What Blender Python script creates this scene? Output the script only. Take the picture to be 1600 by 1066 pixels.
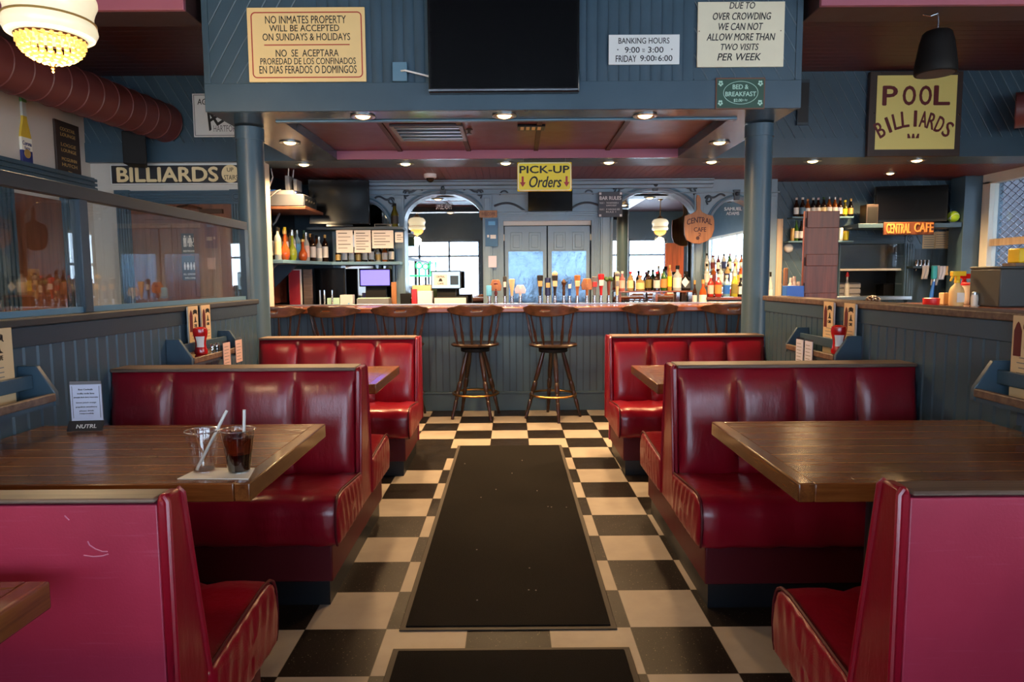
import bpy, bmesh, math, random
from mathutils import Vector, Matrix
for o in list(bpy.data.objects): bpy.data.objects.remove(o, do_unlink=True)
SC = bpy.context.scene
COL = SC.collection
rnd = random.Random(7)
PI = math.pi

# ------------------------------------------------------------ camera
F, PITCH, YAW, ROLL, EYE = 1066.4, .09096, -.00122, .00686, 1.30426
cp, sp, cy, sy, cr, sr = math.cos(PITCH), math.sin(PITCH), math.cos(YAW), math.sin(YAW), math.cos(ROLL), math.sin(ROLL)
_Z = Matrix(((cy, sy, 0), (-sy, cy, 0), (0, 0, 1)))
_P = Matrix(((1, 0, 0), (0, -sp, -cp), (0, cp, -sp)))
_Q = Matrix(((cr, sr, 0), (-sr, cr, 0), (0, 0, 1)))
CM = _Q @ _P @ _Z                      # world -> camera (right, down, forward)
cam_data = bpy.data.cameras.new('camera'); cam = bpy.data.objects.new('camera', cam_data); COL.objects.link(cam)
cam_data.sensor_width = 36; cam_data.lens = F / 1600 * 36; cam_data.clip_start = .05
m = Matrix((CM[0], -CM[1], -CM[2])).transposed().to_4x4(); m.translation = (0, 0, EYE); cam.matrix_world = m
SC.camera = cam
def ray(u, v): return CM.transposed() @ Vector(((u - 800) / F, (v - 533) / F, 1))
def at(u, v, Y):                       # the point of depth Y seen at u, v
    d = ray(u, v); return Vector((0, 0, EYE)) + d * (Y / d.y)
def atx(u, v, X):
    d = ray(u, v); return Vector((0, 0, EYE)) + d * (X / d.x)
def atz(u, v, z):
    d = ray(u, v); return Vector((0, 0, EYE)) + d * ((z - EYE) / d.z)

# ------------------------------------------------------------ world, daylight, exposure
w = bpy.data.worlds.new('world'); SC.world = w; w.use_nodes = True
bg = w.node_tree.nodes['Background']; bg.inputs[0].default_value = (.62, .78, 1, 1); bg.inputs[1].default_value = 7.0
SC.view_settings.view_transform = 'Standard'; SC.view_settings.look = 'None'
SC.view_settings.gamma = 1; SC.view_settings.use_curve_mapping = False
SC.view_settings.exposure = 0.92
SC.cycles.use_denoising = True
SC.cycles.max_bounces = 10; SC.cycles.diffuse_bounces = 5; SC.cycles.glossy_bounces = 6; SC.cycles.transparent_max_bounces = 16
SC.cycles.sample_clamp_indirect = 6; SC.cycles.caustics_reflective = False; SC.cycles.caustics_refractive = False
def area(name, loc, rot, sx, sy, energy, col, portal=False):
    l = bpy.data.lights.new(name, 'AREA'); l.shape = 'RECTANGLE'; l.size = sx; l.size_y = sy; l.energy = energy; l.color = col
    if portal: l.cycles.is_portal = True
    o = bpy.data.objects.new(name, l); o.location = loc; o.rotation_euler = rot; COL.objects.link(o); return o
YB = -3.6                               # street front with its windows, behind the camera
FRONT_WINDOWS = [(-3.6, -.9), (-.6, .9), (1.3, 4.6)]
for a_, b_ in FRONT_WINDOWS:
    area('window_daylight', ((a_ + b_) / 2, YB - .12, 1.5), (PI / 2, 0, PI), b_ - a_, 1.9, 30, (1, 1, 1), True)

SW = (-2.6, 2.2, .95, 2.4)                # wide side window, unseen, added to the window wall for more daylight
area('window_daylight', (5.62, (SW[0] + SW[1]) / 2, (SW[2] + SW[3]) / 2), (PI / 2, 0, PI / 2), SW[1] - SW[0], SW[3] - SW[2], 30, (1, 1, 1), True)  # portal at the added side window

# ------------------------------------------------------------ materials
def C(r, g, b):
    f = lambda c: (c / 255 / 12.92) if c / 255 <= .04045 else ((c / 255 + .055) / 1.055) ** 2.4
    return (f(r), f(g), f(b), 1)
MATS = {}
class NT:
    def __init__(s, name, col=(.5, .5, .5, 1), rough=.5, metal=0, coat=0, spec=.5):
        s.m = bpy.data.materials.new(name); s.m.use_nodes = True; s.t = s.m.node_tree
        s.p = s.t.nodes['Principled BSDF']; s.p.inputs['Base Color'].default_value = col
        s.p.inputs['Roughness'].default_value = rough; s.p.inputs['Metallic'].default_value = metal
        s.p.inputs['Coat Weight'].default_value = coat; s.p.inputs['Coat Roughness'].default_value = .08
        s.p.inputs['Specular IOR Level'].default_value = spec
        MATS[name] = s.m
    def n(s, typ, ins=None, **kw):
        x = s.t.nodes.new(typ)
        for k, v in kw.items(): setattr(x, k, v)
        for k, v in (ins or {}).items(): s.put(x.inputs[k], v)
        return x
    def put(s, sock, v):
        if isinstance(v, bpy.types.NodeSocket): s.t.links.new(v, sock)
        elif isinstance(v, bpy.types.Node): s.t.links.new(v.outputs[0], sock)
        else: sock.default_value = v
    def math(s, op, a, b=0): return s.n('ShaderNodeMath', {0: a, 1: b}, operation=op).outputs[0]
    def mix(s, fac, a, b):
        x = s.n('ShaderNodeMix', data_type='RGBA'); s.put(x.inputs[0], fac); s.put(x.inputs[6], a); s.put(x.inputs[7], b); return x.outputs[2]
    def coord(s, kind='Object', scale=(1, 1, 1), rot=(0, 0, 0)):
        c = s.n('ShaderNodeTexCoord'); mp = s.n('ShaderNodeMapping', {0: c.outputs[kind], 'Rotation': rot, 'Scale': scale}); return mp.outputs[0]
    def noise(s, vec, scale, detail=4, rough=.55): return s.n('ShaderNodeTexNoise', {'Vector': vec, 'Scale': scale, 'Detail': detail, 'Roughness': rough}).outputs['Fac']
    def ramp(s, fac, stops):
        r = s.n('ShaderNodeValToRGB', {0: fac}); e = r.color_ramp.elements
        while len(e) < len(stops): e.new(.5)
        for i, (p_, c_) in enumerate(stops): e[i].position = p_; e[i].color = c_
        return r.outputs[0]
    def base(s, v): s.put(s.p.inputs['Base Color'], v); return s
    def rough(s, v): s.put(s.p.inputs['Roughness'], v); return s
    def bump(s, h, strength=.3, dist=.01):
        b = s.n('ShaderNodeBump', {'Height': h, 'Strength': strength, 'Distance': dist}); s.put(s.p.inputs['Normal'], b); return s
G = lambda v: (v, v, v, 1)
def plain(name, col, rough=.5, metal=0, coat=0, var=.0, scale=12):
    t = NT(name, col, rough, metal, coat)
    if var:
        n_ = t.noise(t.coord(), scale)
        t.base(t.mix(n_, tuple(c * (1 - var) for c in col[:3]) + (1,), tuple(min(1, c * (1 + var)) for c in col[:3]) + (1,)))
    return t.m
def emit(name, col, strength):
    t = NT(name, col, .4); t.p.inputs['Emission Color'].default_value = col; t.p.inputs['Emission Strength'].default_value = strength; return t.m
def paint(name, col, rough=.36, var=.16):
    t = NT(name, col, rough); v = t.coord('Object'); n_ = t.noise(v, 5, 6); n2 = t.noise(v, 60, 3)
    t.base(t.mix(n_, tuple(c * (1 - var) for c in col[:3]) + (1,), tuple(c * (1 + var) for c in col[:3]) + (1,)))
    t.rough(t.math('ADD', t.math('MULTIPLY', n_, .22), rough - .1)); t.bump(n2, .12, .004); return t.m
BLUEC = C(58, 80, 95)
paint('blue_paint', BLUEC); paint('blue_light', C(92, 128, 150), .4); paint('blue_dark', C(44, 60, 72), .4)
paint('white_wall', C(196, 190, 182), .6, .05); paint('white_trim', C(205, 203, 192), .45, .06)
def grooved(name, col, direction, pitch, rough=.36, depth=.006, lines=0):
    t = NT(name, col, rough); c = t.n('ShaderNodeNewGeometry').outputs['Position']
    d = t.n('ShaderNodeVectorMath', {0: c, 1: direction}, operation='DOT_PRODUCT').outputs['Value']
    f_ = t.math('FRACT', t.math('DIVIDE', d, pitch)); g = t.math('ABSOLUTE', t.math('SUBTRACT', f_, .5))
    h = t.math('MINIMUM', t.math('DIVIDE', t.math('SUBTRACT', .5, g), .07), 1)
    n_ = t.noise(t.coord('Object'), 6, 6)
    idn = t.n('ShaderNodeTexWhiteNoise', {'W': t.math('FLOOR', t.math('DIVIDE', d, pitch))}, noise_dimensions='1D').outputs['Value']
    c1 = t.mix(n_, tuple(x * .86 for x in col[:3]) + (1,), tuple(x * 1.16 for x in col[:3]) + (1,))
    c1 = t.mix(t.math('MULTIPLY', idn, .25), c1, tuple(x * .7 for x in col[:3]) + (1,))
    if lines: c1 = t.mix(t.math('MULTIPLY', t.math('SUBTRACT', 1, h), lines), c1, C(122, 140, 154))  # highlight on the groove edges painted in as paler lines
    t.base(c1); t.bump(h, 1, depth); return t.m
grooved('diagonal_a', BLUEC, (.86, 0, -.5), .085, lines=.75); grooved('diagonal_b', BLUEC, (.86, 0, .5), .085, lines=.75)
grooved('ceiling_planks', C(66, 28, 30), (0, 1, 0), .1, .5); grooved('ceiling_beadboard', C(104, 44, 44), (1, 0, 0), .075, .4)
paint('mauve_paint', C(156, 88, 106), .5, .08); paint('brown_beam', C(56, 33, 31), .55); paint('oxblood_panel', C(92, 38, 38), .35)
paint('duct_red', C(92, 44, 44), .5)
# vinyl
def vinyl(name, col, rough=.3, wr=.25):
    t = NT(name, col, rough, 0, .25); v = t.coord('Object'); n_ = t.noise(v, 3, 3); n2 = t.noise(v, 140, 2); n3 = t.noise(t.coord('Object', (5, 5, 1.2)), 3.5, 4)
    t.p.inputs['Coat Roughness'].default_value = .22
    t.base(t.mix(n_, tuple(c * .8 for c in col[:3]) + (1,), tuple(c * 1.15 for c in col[:3]) + (1,)))
    t.bump(t.math('ADD', t.math('MULTIPLY', n2, .12), t.math('MULTIPLY', n3, 1.4)), wr, .012); return t.m
vinyl('red_vinyl', C(132, 8, 30), .3, .22); vinyl('red_vinyl_base', C(80, 16, 24), .5, .05); MATS['red_vinyl_base'].node_tree.nodes['Principled BSDF'].inputs['Coat Weight'].default_value = .04; MATS['red_vinyl_base'].node_tree.nodes['Principled BSDF'].inputs['Specular IOR Level'].default_value = .25
t = NT('red_vinyl_scuffed', C(150, 26, 44), .42); v = t.coord('Object'); s1 = t.noise(t.coord('Object', (2, 2, 40)), 3, 5); s2 = t.noise(v, 4, 5)
t.base(t.mix(t.math('MULTIPLY', t.ramp(s1, [(.6, G(0)), (.72, G(1))]), .2), t.mix(s2, C(138, 26, 50), C(174, 48, 74)), C(190, 104, 124))); t.bump(t.noise(v, 200, 2), .08, .003)
# wood
def wood(name, c1, c2, axis='X', scale=1, rough=.35, coat=0, plank=0, grain=1.0):
    t = NT(name, c1, rough, 0, coat); st = {'X': (.6, 9, 9), 'Y': (9, .6, 9), 'Z': (9, 9, .6)}[axis]
    v = t.coord('Object', tuple(k * scale for k in st)); n_ = t.noise(v, 2.2, 8, .62)
    col = t.ramp(n_, [(.32, c2), (.62, c1)])
    fine = t.noise(t.coord('Object', tuple(k * scale * (1 if k < 1 else 5) for k in st)), 3, 4)
    col = t.mix(t.math('MULTIPLY', fine, .5 * grain), col, tuple(x * .45 for x in c2[:3]) + (1,))
    if plank:
        o = t.n('ShaderNodeSeparateXYZ', {0: t.coord('Object')}); d = t.math('DIVIDE', o.outputs[1], plank); k = t.math('FLOOR', d)
        f_ = t.math('FRACT', d); seam = t.math('LESS_THAN', f_, .1)
        wn = t.n('ShaderNodeTexWhiteNoise', {'W': k}, noise_dimensions='1D').outputs['Value']
        e = t.math('FRACT', t.math('ADD', t.math('MULTIPLY', o.outputs[0], 1.3), t.math('MULTIPLY', wn, 5))); seam2 = t.math('LESS_THAN', e, .006)
        col = t.mix(t.math('MULTIPLY', wn, .75), col, tuple(x * .42 for x in c1[:3]) + (1,))
        gleaming = t.math('LESS_THAN', t.math('ABSOLUTE', t.math('SUBTRACT', f_, .06)), .045); col = t.mix(t.math('MULTIPLY', gleaming, t.math('MULTIPLY', t.noise(t.coord('Object', (2, 30, 1)), 3, 3), 1.1)), col, C(206, 160, 118)); seam = t.math('LESS_THAN', f_, .045)  # tan lines painted in for the light caught along plank edges
        s_ = t.math('MAXIMUM', seam, seam2); col = t.mix(t.math('MULTIPLY', s_, .85), col, C(28, 14, 8))
        wav = t.noise(t.coord('Object', (1, 2.2, 1)), 9, 3); t.bump(t.math('ADD', t.math('MULTIPLY', wav, 4.5), t.math('SUBTRACT', t.math('MULTIPLY', fine, .25), s_)), .5, .0022)
    else: t.bump(fine, .2, .0015)
    t.base(col); return t.m
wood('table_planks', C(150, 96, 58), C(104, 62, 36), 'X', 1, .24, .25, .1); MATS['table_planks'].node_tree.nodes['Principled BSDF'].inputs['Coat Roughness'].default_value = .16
wood('table_edge', C(146, 88, 42), C(96, 50, 22), 'X', 1.5, .26, .4); wood('table_edge_long', C(138, 84, 40), C(92, 50, 24), 'Y', 1.5, .26, .4)
wood('bar_top_wood', C(146, 84, 58), C(92, 48, 32), 'X', 1, .22, .4); wood('worn_trim', C(132, 108, 92), C(84, 64, 54), 'X', 2, .45)
wood('stool_wood', C(62, 36, 24), C(30, 17, 12), 'Z', 1.6, .28, .3); wood('stool_rail', C(92, 58, 40), C(46, 27, 19), 'X', 1.6, .3, .3)
wood('door_wood', C(134, 82, 56), C(96, 54, 36), 'Z', 1, .4, .1); wood('brown_board', C(140, 68, 44), C(98, 46, 30), 'Z', 1.4, .45)
wood('honey_wood', C(190, 130, 78), C(150, 94, 52), 'Z', 2, .45); wood('pale_window_wood', C(206, 184, 158), C(170, 146, 120), 'Z', 1, .45); wood('shelf_wood', C(132, 84, 58), C(92, 56, 38), 'X', 1, .5)
# floor
t = NT('checker_tile', G(.5), .3, spec=.12); sx = t.n('ShaderNodeSeparateXYZ', {0: t.n('ShaderNodeNewGeometry').outputs['Position']})
T_ = .3048; fx = t.math('DIVIDE', t.math('SUBTRACT', sx.outputs[0], .4395), T_); fy = t.math('DIVIDE', t.math('SUBTRACT', sx.outputs[1], 2.1445), T_)
ix, iy = t.math('FLOOR', fx), t.math('FLOOR', fy); par = t.math('ABSOLUTE', t.math('MODULO', t.math('ADD', ix, iy), 2))
swap = t.math('MULTIPLY', t.math('COMPARE', ix, -4), t.math('COMPARE', iy, 9)); par = t.math('MULTIPLY', par, t.math('SUBTRACT', 1, swap))
idn = t.n('ShaderNodeTexWhiteNoise', {'Vector': t.n('ShaderNodeCombineXYZ', {0: ix, 1: iy})}, noise_dimensions='2D').outputs['Value']
v = t.coord('Object'); n1 = t.noise(v, 9, 6); spk = t.n('ShaderNodeTexVoronoi', {'Vector': v, 'Scale': 55}).outputs['Distance']
spk2 = t.n('ShaderNodeTexVoronoi', {'Vector': v, 'Scale': 130}).outputs['Distance']
dark = t.mix(n1, C(17, 14, 13), C(38, 32, 29)); dark = t.mix(t.math('MULTIPLY', t.math('LESS_THAN', spk, .12), .5), dark, C(150, 136, 120)); dark = t.mix(t.math('MULTIPLY', t.math('LESS_THAN', spk2, .16), .4), dark, C(120, 106, 92))
lite = t.mix(n1, C(144, 134, 124), C(180, 170, 158)); lite = t.mix(t.math('MULTIPLY', idn, .3), lite, C(148, 134, 116))
ex = t.math('ABSOLUTE', t.math('SUBTRACT', t.math('FRACT', fx), .5)); ey = t.math('ABSOLUTE', t.math('SUBTRACT', t.math('FRACT', fy), .5))
seam = t.math('GREATER_THAN', t.math('MAXIMUM', ex, ey), .494)
t.base(t.mix(t.math('MULTIPLY', seam, .6), t.mix(par, dark, lite), C(40, 32, 28))); t.rough(t.math('ADD', t.math('MULTIPLY', n1, .25), .24)); t.bump(n1, .05, .003)
t = NT('carpet_mat', C(26, 22, 21), .95, spec=.15); v = t.coord('Object'); t.base(t.mix(t.noise(v, 3, 5), C(14, 12, 12), C(26, 21, 18))); t.bump(t.noise(v, 420, 2), .8, .006)
t = NT('carpet_fluff', C(150, 145, 140), .9)
plain('mat_rubber', C(52, 43, 36), .7, var=.15); plain('black_base', C(14, 18, 24), .4, var=.2); plain('charcoal', C(52, 54, 56), .5, var=.08)
plain('black_gloss', C(8, 9, 11), .1); plain('screen_black', C(5, 5, 7), .16); MATS['screen_black'].node_tree.nodes['Principled BSDF'].inputs['Specular IOR Level'].default_value = .22; plain('black_plastic', C(11, 11, 13), .65); MATS['black_plastic'].node_tree.nodes['Principled BSDF'].inputs['Specular IOR Level'].default_value = .25; plain('grey_plastic', C(120, 122, 126), .45)
plain('brass', C(176, 132, 78), .3, 1, var=.1); plain('chrome', C(200, 202, 205), .15, 1); plain('steel', C(170, 178, 184), .28, 1, var=.06); plain('bronze', C(78, 56, 42), .4, .6)
plain('white', C(226, 224, 218), .5, var=.03); plain('paper', C(198, 198, 198), .7, var=.03); plain('kraft', C(214, 184, 142), .7, var=.06); plain('lilac_paper', C(200, 204, 226), .6)
plain('ink', C(26, 24, 26), .6); plain('ink_soft', C(110, 108, 112), .7); plain('maroon', C(92, 24, 30), .5); plain('sign_red', C(170, 44, 44), .5); plain('brown_ink', C(70, 34, 30), .6)
plain('cream_sign', C(228, 206, 158), .5, var=.05, scale=4); plain('tan_sign', C(234, 202, 142), .5, var=.06, scale=4); plain('pale_sign', C(222, 224, 222), .5, var=.03); plain('ivory_sign', C(222, 214, 188), .5, var=.04)
plain('yellow_sign', C(236, 214, 36), .4); plain('green_sign', C(30, 70, 56), .5, var=.15); plain('mint', C(170, 206, 190), .6); plain('sign_black', C(34, 34, 38), .5); plain('slate', C(66, 72, 80), .55); plain('gold', C(196, 160, 92), .4, .4)
plain('rust', C(104, 66, 48), .6); plain('pool_yellow', C(226, 212, 128), .35, var=.04, scale=3); plain('frame_brown', C(52, 40, 36), .5, var=.1); plain('carved_orange', C(206, 136, 72), .5, var=.15); plain('carved_brown', C(104, 56, 30), .6, var=.2)
plain('ketchup', C(176, 14, 18), .22, coat=.4); plain('straw', C(206, 204, 200), .35); plain('tennis', C(196, 226, 40), .8, var=.06); plain('red_plastic', C(196, 30, 36), .35); plain('yellow_plastic', C(238, 198, 40), .35)
plain('blue_plastic', C(34, 96, 190), .4); plain('teal', C(40, 150, 160), .4); plain('pink', C(214, 96, 150), .5); plain('cloth_grey', C(170, 166, 166), .9, var=.08); plain('navy', C(24, 34, 84), .35); plain('red_panel', C(176, 44, 58), .5); paint('soffit_gloss', BLUEC, .22); plain('mesh_grey', C(128, 130, 150), .5); plain('olive', C(120, 110, 50), .5); plain('leaf', C(50, 84, 40), .6); plain('skyblue', C(90, 170, 220), .35); plain('peach', C(214, 180, 172), .5); plain('scuff', C(186, 112, 132), .6); plain('exterior_brick', C(20, 18, 27), .9, var=.2, scale=20); plain('jersey_blue', C(52, 106, 150), .5, var=.2)
emit('lamp_bulb', (1, .62, .24, 1), 6); emit('purple_screen', C(88, 84, 236), 1.6); emit('pos_screen', C(130, 170, 204), .9); emit('green_neon', C(30, 200, 90), 2.5); emit('status_led', (.3, .4, 1, 1), 6)
def opal():
    t = NT('opal_glass', C(250, 236, 200), .25); lw = t.n('ShaderNodeLayerWeight', {0: .35}).outputs['Facing']
    t.p.inputs['Emission Color'].default_value = (1, .86, .56, 1); t.p.inputs['Emission Strength'].default_value = .32
opal()
emit('crystal_glass', C(255, 190, 100), .5)
t = NT('mirror', G(.92), .015, 1); t = NT('hazy_mirror', C(108, 126, 142), .2, 1); t.bump(t.noise(t.coord('Object', (1, 1, .5)), 5, 4), .5, .02)
def thin_glass(name, tint, ior=1.5, rough=.0, extra=0.0):
    t = NT(name); nt = t.t; out = nt.nodes['Material Output']; tr = t.n('ShaderNodeBsdfTransparent', {0: tint}); gl = t.n('ShaderNodeBsdfGlossy', {0: G(1), 'Roughness': rough})
    f_ = t.n('ShaderNodeLayerWeight', {0: .5}).outputs['Facing']; f0 = ((ior - 1) / (ior + 1)) ** 2
    fac = t.math('MINIMUM', t.math('ADD', t.math('MULTIPLY', t.math('POWER', f_, 5), .96), f0 + extra), 1)
    mx = t.n('ShaderNodeMixShader', {0: fac, 1: tr, 2: gl}); nt.links.new(mx.outputs[0], out.inputs[0]); return t.m
thin_glass('pane_glass', (.93, .95, .95, 1)); thin_glass('cup_plastic', (.93, .93, .92, 1), 1.45, .06, .07); thin_glass('cup_rim', (.8, .8, .8, 1), 1.5, .12, .45); thin_glass('clear_acrylic', (.9, .92, .95, 1)); thin_glass('tumbler_glass', (.84, .9, .93, 1), 1.5, .02, .12)
def bottle_glass(name, col, rough=.08):
    t = NT(name, col, rough, 0, .3); t.p.inputs['Transmission Weight'].default_value = .35; t.p.inputs['IOR'].default_value = 1.45; return t.m
for k, c in dict(amber=(150, 76, 22), clear=(196, 206, 208), green=(60, 110, 44), darkbrown=(46, 24, 14), black=(18, 18, 20), pinkish=(206, 120, 120), redliq=(190, 56, 50), yellowliq=(196, 196, 70), orangeliq=(206, 92, 36), blueliq=(150, 196, 220), gold_=(196, 150, 70), tanliq=(190, 164, 116), olivegreen=(96, 92, 26), lime=(164, 190, 40), redwine=(84, 20, 24)).items(): bottle_glass('bottle_' + k, C(*c))
plain('cola', C(26, 6, 4), .12); MATS['cola'].node_tree.nodes['Principled BSDF'].inputs['Specular IOR Level'].default_value = .15; thin_glass('ice', (.75, .55, .45, 1), 1.3, .02, .08)
t = NT('cola_top', C(96, 24, 10), .1); t.p.inputs['Transmission Weight'].default_value = .5; t.base(t.mix(t.noise(t.coord(), 60, 3), C(50, 10, 4), C(150, 52, 22)))
M = lambda k: MATS[k]

# ------------------------------------------------------------ mesh helpers
class B:
    def __init__(s): s.b = bmesh.new(); s.mi = 0
    def face(s, vs, smooth=False):
        try: f = s.b.faces.new(vs)
        except ValueError: return
        f.material_index = s.mi; f.smooth = smooth; return f
    def verts(s, pts): return [s.b.verts.new(p) for p in pts]
    def box(s, x0, x1, y0, y1, z0, z1):
        if x0 > x1: x0, x1 = x1, x0
        if y0 > y1: y0, y1 = y1, y0
        v = s.verts([(x, y, z) for z in (z0, z1) for x, y in ((x0, y0), (x1, y0), (x1, y1), (x0, y1))])
        for q in ((3, 2, 1, 0), (4, 5, 6, 7), (0, 1, 5, 4), (1, 2, 6, 5), (2, 3, 7, 6), (3, 0, 4, 7)): s.face([v[i] for i in q])
        return s
    def prism(s, poly, axis, a, b, smooth=False):
        pos = {'x': lambda p, k: (k, p[0], p[1]), 'y': lambda p, k: (p[0], k, p[1]), 'z': lambda p, k: (p[0], p[1], k)}[axis]
        A = s.verts([pos(p, a) for p in poly]); Bv = s.verts([pos(p, b) for p in poly]); n = len(poly)
        s.face(A); s.face(Bv[::-1])
        for i in range(n): s.face([A[i], A[(i + 1) % n], Bv[(i + 1) % n], Bv[i]], smooth)
        return s
    def rings(s, rs, closed=True, cap0=True, cap1=True, smooth=True):
        R = [s.verts(r) for r in rs]; n = len(R[0])
        for a, b in zip(R, R[1:]):
            for i in range(n if closed else n - 1): s.face([a[i], a[(i + 1) % n], b[(i + 1) % n], b[i]], smooth)
        if cap0: s.face(R[0][::-1])
        if cap1: s.face(R[-1])
        return s
    def turned(s, p0, p1, prof, seg=12, cap=True):       # prof: (t along p0->p1 in 0..1, radius)
        p0, p1 = Vector(p0), Vector(p1); d = p1 - p0; z = d.normalized(); a = z.orthogonal().normalized(); c = z.cross(a)
        s.rings([[p0 + d * t + (a * math.cos(k * 2 * PI / seg) + c * math.sin(k * 2 * PI / seg)) * max(r, 1e-4) for k in range(seg)] for t, r in prof], cap0=cap, cap1=cap); return s
    def lathe(s, prof, seg=24, c=(0, 0, 0), cap=True):    # prof: (radius, z)
        s.rings([[(c[0] + max(r, 1e-4) * math.cos(k * 2 * PI / seg), c[1] + max(r, 1e-4) * math.sin(k * 2 * PI / seg), c[2] + z) for k in range(seg)] for r, z in prof], cap0=cap, cap1=cap); return s
    def tube(s, pts, r, seg=8, cyc=False):
        pts = [Vector(p) for p in pts]; n = len(pts); rs = []; a = None
        for i, p in enumerate(pts):
            d = (pts[(i + 1) % n] - pts[i - 1]) if cyc else (pts[min(i + 1, n - 1)] - pts[max(i - 1, 0)]); d.normalize()
            a = (a - d * a.dot(d)).normalized() if a is not None and (a - d * a.dot(d)).length > 1e-4 else d.orthogonal().normalized(); c = d.cross(a)
            rs.append([p + (a * math.cos(k * 2 * PI / seg) + c * math.sin(k * 2 * PI / seg)) * r for k in range(seg)])
        if cyc: rs.append(rs[0])
        s.rings(rs, cap0=not cyc, cap1=not cyc)
        return s
    def grid(s, P, smooth=True, skip=None):
        V = [s.verts(r) for r in P]
        for i in range(len(V) - 1):
            for j in range(len(V[0]) - 1):
                if skip and skip(i, j): continue
                s.face([V[i][j], V[i + 1][j], V[i + 1][j + 1], V[i][j + 1]], smooth)
        return V
    def sphere(s, c, r, seg=16, sq=(1, 1, 1)):
        c = Vector(c); k = seg // 2
        s.rings([[c + Vector((r * sq[0] * math.sin(a) * math.cos(q * 2 * PI / seg), r * sq[1] * math.sin(a) * math.sin(q * 2 * PI / seg), -r * sq[2] * math.cos(a))) for q in range(seg)] for a in [max(.02, min(PI - .02, i * PI / k)) for i in range(k + 1)]]); return s
    def build(s, name, mats, parent=None, loc=(0, 0, 0), rot=None, bev=0, kind=None, sharp=38, **props):
        b = s.b; bmesh.ops.remove_doubles(b, verts=b.verts, dist=1e-5); bmesh.ops.recalc_face_normals(b, faces=b.faces)
        me = bpy.data.meshes.new(name); b.to_mesh(me); b.free()
        for k in (mats if isinstance(mats, (list, tuple)) else [mats]): me.materials.append(M(k))
        me.set_sharp_from_angle(angle=math.radians(sharp))
        o = bpy.data.objects.new(name, me); COL.objects.link(o); o.location = loc
        if rot: o.rotation_euler = rot
        if parent: o.parent = parent
        if bev:
            md = o.modifiers.new('bevel', 'BEVEL'); md.width = bev; md.segments = 2; md.limit_method = 'ANGLE'; md.angle_limit = math.radians(40); md.harden_normals = False
        if kind: o['kind'] = kind
        for k, v_ in props.items():
            if v_: o[k] = v_
        return o
def box(name, mats, ext, parent=None, bev=0, kind=None, loc=(0, 0, 0), **p): return B().box(*ext).build(name, mats, parent, loc, bev=bev, kind=kind, **p)
def thing(name, label, cat, loc=(0, 0, 0), rz=0, group=None, kind=None):
    o = bpy.data.objects.new(name, None); COL.objects.link(o); o.location = loc; o.rotation_euler = (0, 0, rz); o.empty_display_size = .1
    if label: o['label'] = label
    if cat: o['category'] = cat
    if group: o['group'] = group
    if kind: o['kind'] = kind
    return o
def dup(root, loc, rz=None, label=None):
    def cpy(o, par):
        c = o.copy(); COL.objects.link(c)
        if par: c.parent = par
        for ch in o.children: cpy(ch, c)
        return c
    r = cpy(root, None); r.location = loc
    if rz is not None: r.rotation_euler = (0, 0, rz)
    if label: r['label'] = label
    return r
_TXT = {}
def text(string, x, z, w, h, mat, parent, y=0, shear=0, bold=0, name='lettering', arc=None, depth=.0012, sp=1.0):
    """lettering centred at x, z in a local plane that faces -y, fitted to width w and height h"""
    cu = bpy.data.curves.new('lettering', 'FONT'); cu.body = string; cu.align_x = 'CENTER'; cu.shear = shear; cu.resolution_u = 3; cu.space_character = sp
    o = bpy.data.objects.new('lettering', cu); COL.objects.link(o); dg = bpy.context.evaluated_depsgraph_get(); dg.update()
    me = bpy.data.meshes.new_from_object(o.evaluated_get(dg)); bpy.data.objects.remove(o, do_unlink=True)
    xs = [q.co.x for q in me.vertices]; ys = [q.co.y for q in me.vertices]
    if not xs: return
    x0, x1, y0, y1 = min(xs), max(xs), min(ys), max(ys); kx = w / max(x1 - x0, 1e-6); ky = h / max(y1 - y0, 1e-6)
    for q in me.vertices:
        a, b_ = (q.co.x - (x0 + x1) / 2) * kx, (q.co.y - (y0 + y1) / 2) * ky
        if arc: b_ += arc * (1 - (2 * a / w) ** 2)          # arc: rise of the middle
        q.co = (x + a, y, z + b_)
    bm = bmesh.new(); bm.from_mesh(me); bmesh.ops.recalc_face_normals(bm, faces=bm.faces); d_ = bold * h * 1.1
    me.materials.append(M(mat)); ob = bpy.data.objects.new(name, me); COL.objects.link(ob)
    r = bmesh.ops.extrude_face_region(bm, geom=list(bm.faces)); bmesh.ops.translate(bm, verts=[e for e in r['geom'] if isinstance(e, bmesh.types.BMVert)], vec=(0, -depth, 0)); bmesh.ops.recalc_face_normals(bm, faces=bm.faces)
    if d_ > 0:                                              # heavier strokes: the outline laid over itself a hair apart
        base_ = list(bm.verts) + list(bm.edges) + list(bm.faces)
        for k, (dx, dz) in enumerate(((1, 0), (-1, 0), (0, .8), (0, -.8))):
            q = bmesh.ops.duplicate(bm, geom=base_); bmesh.ops.translate(bm, verts=[e for e in q['geom'] if isinstance(e, bmesh.types.BMVert)], vec=(dx * d_, -.00004 * (k + 1), dz * d_))
    bm.to_mesh(me); bm.free()
    if parent: ob.parent = parent
    return ob
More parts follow.
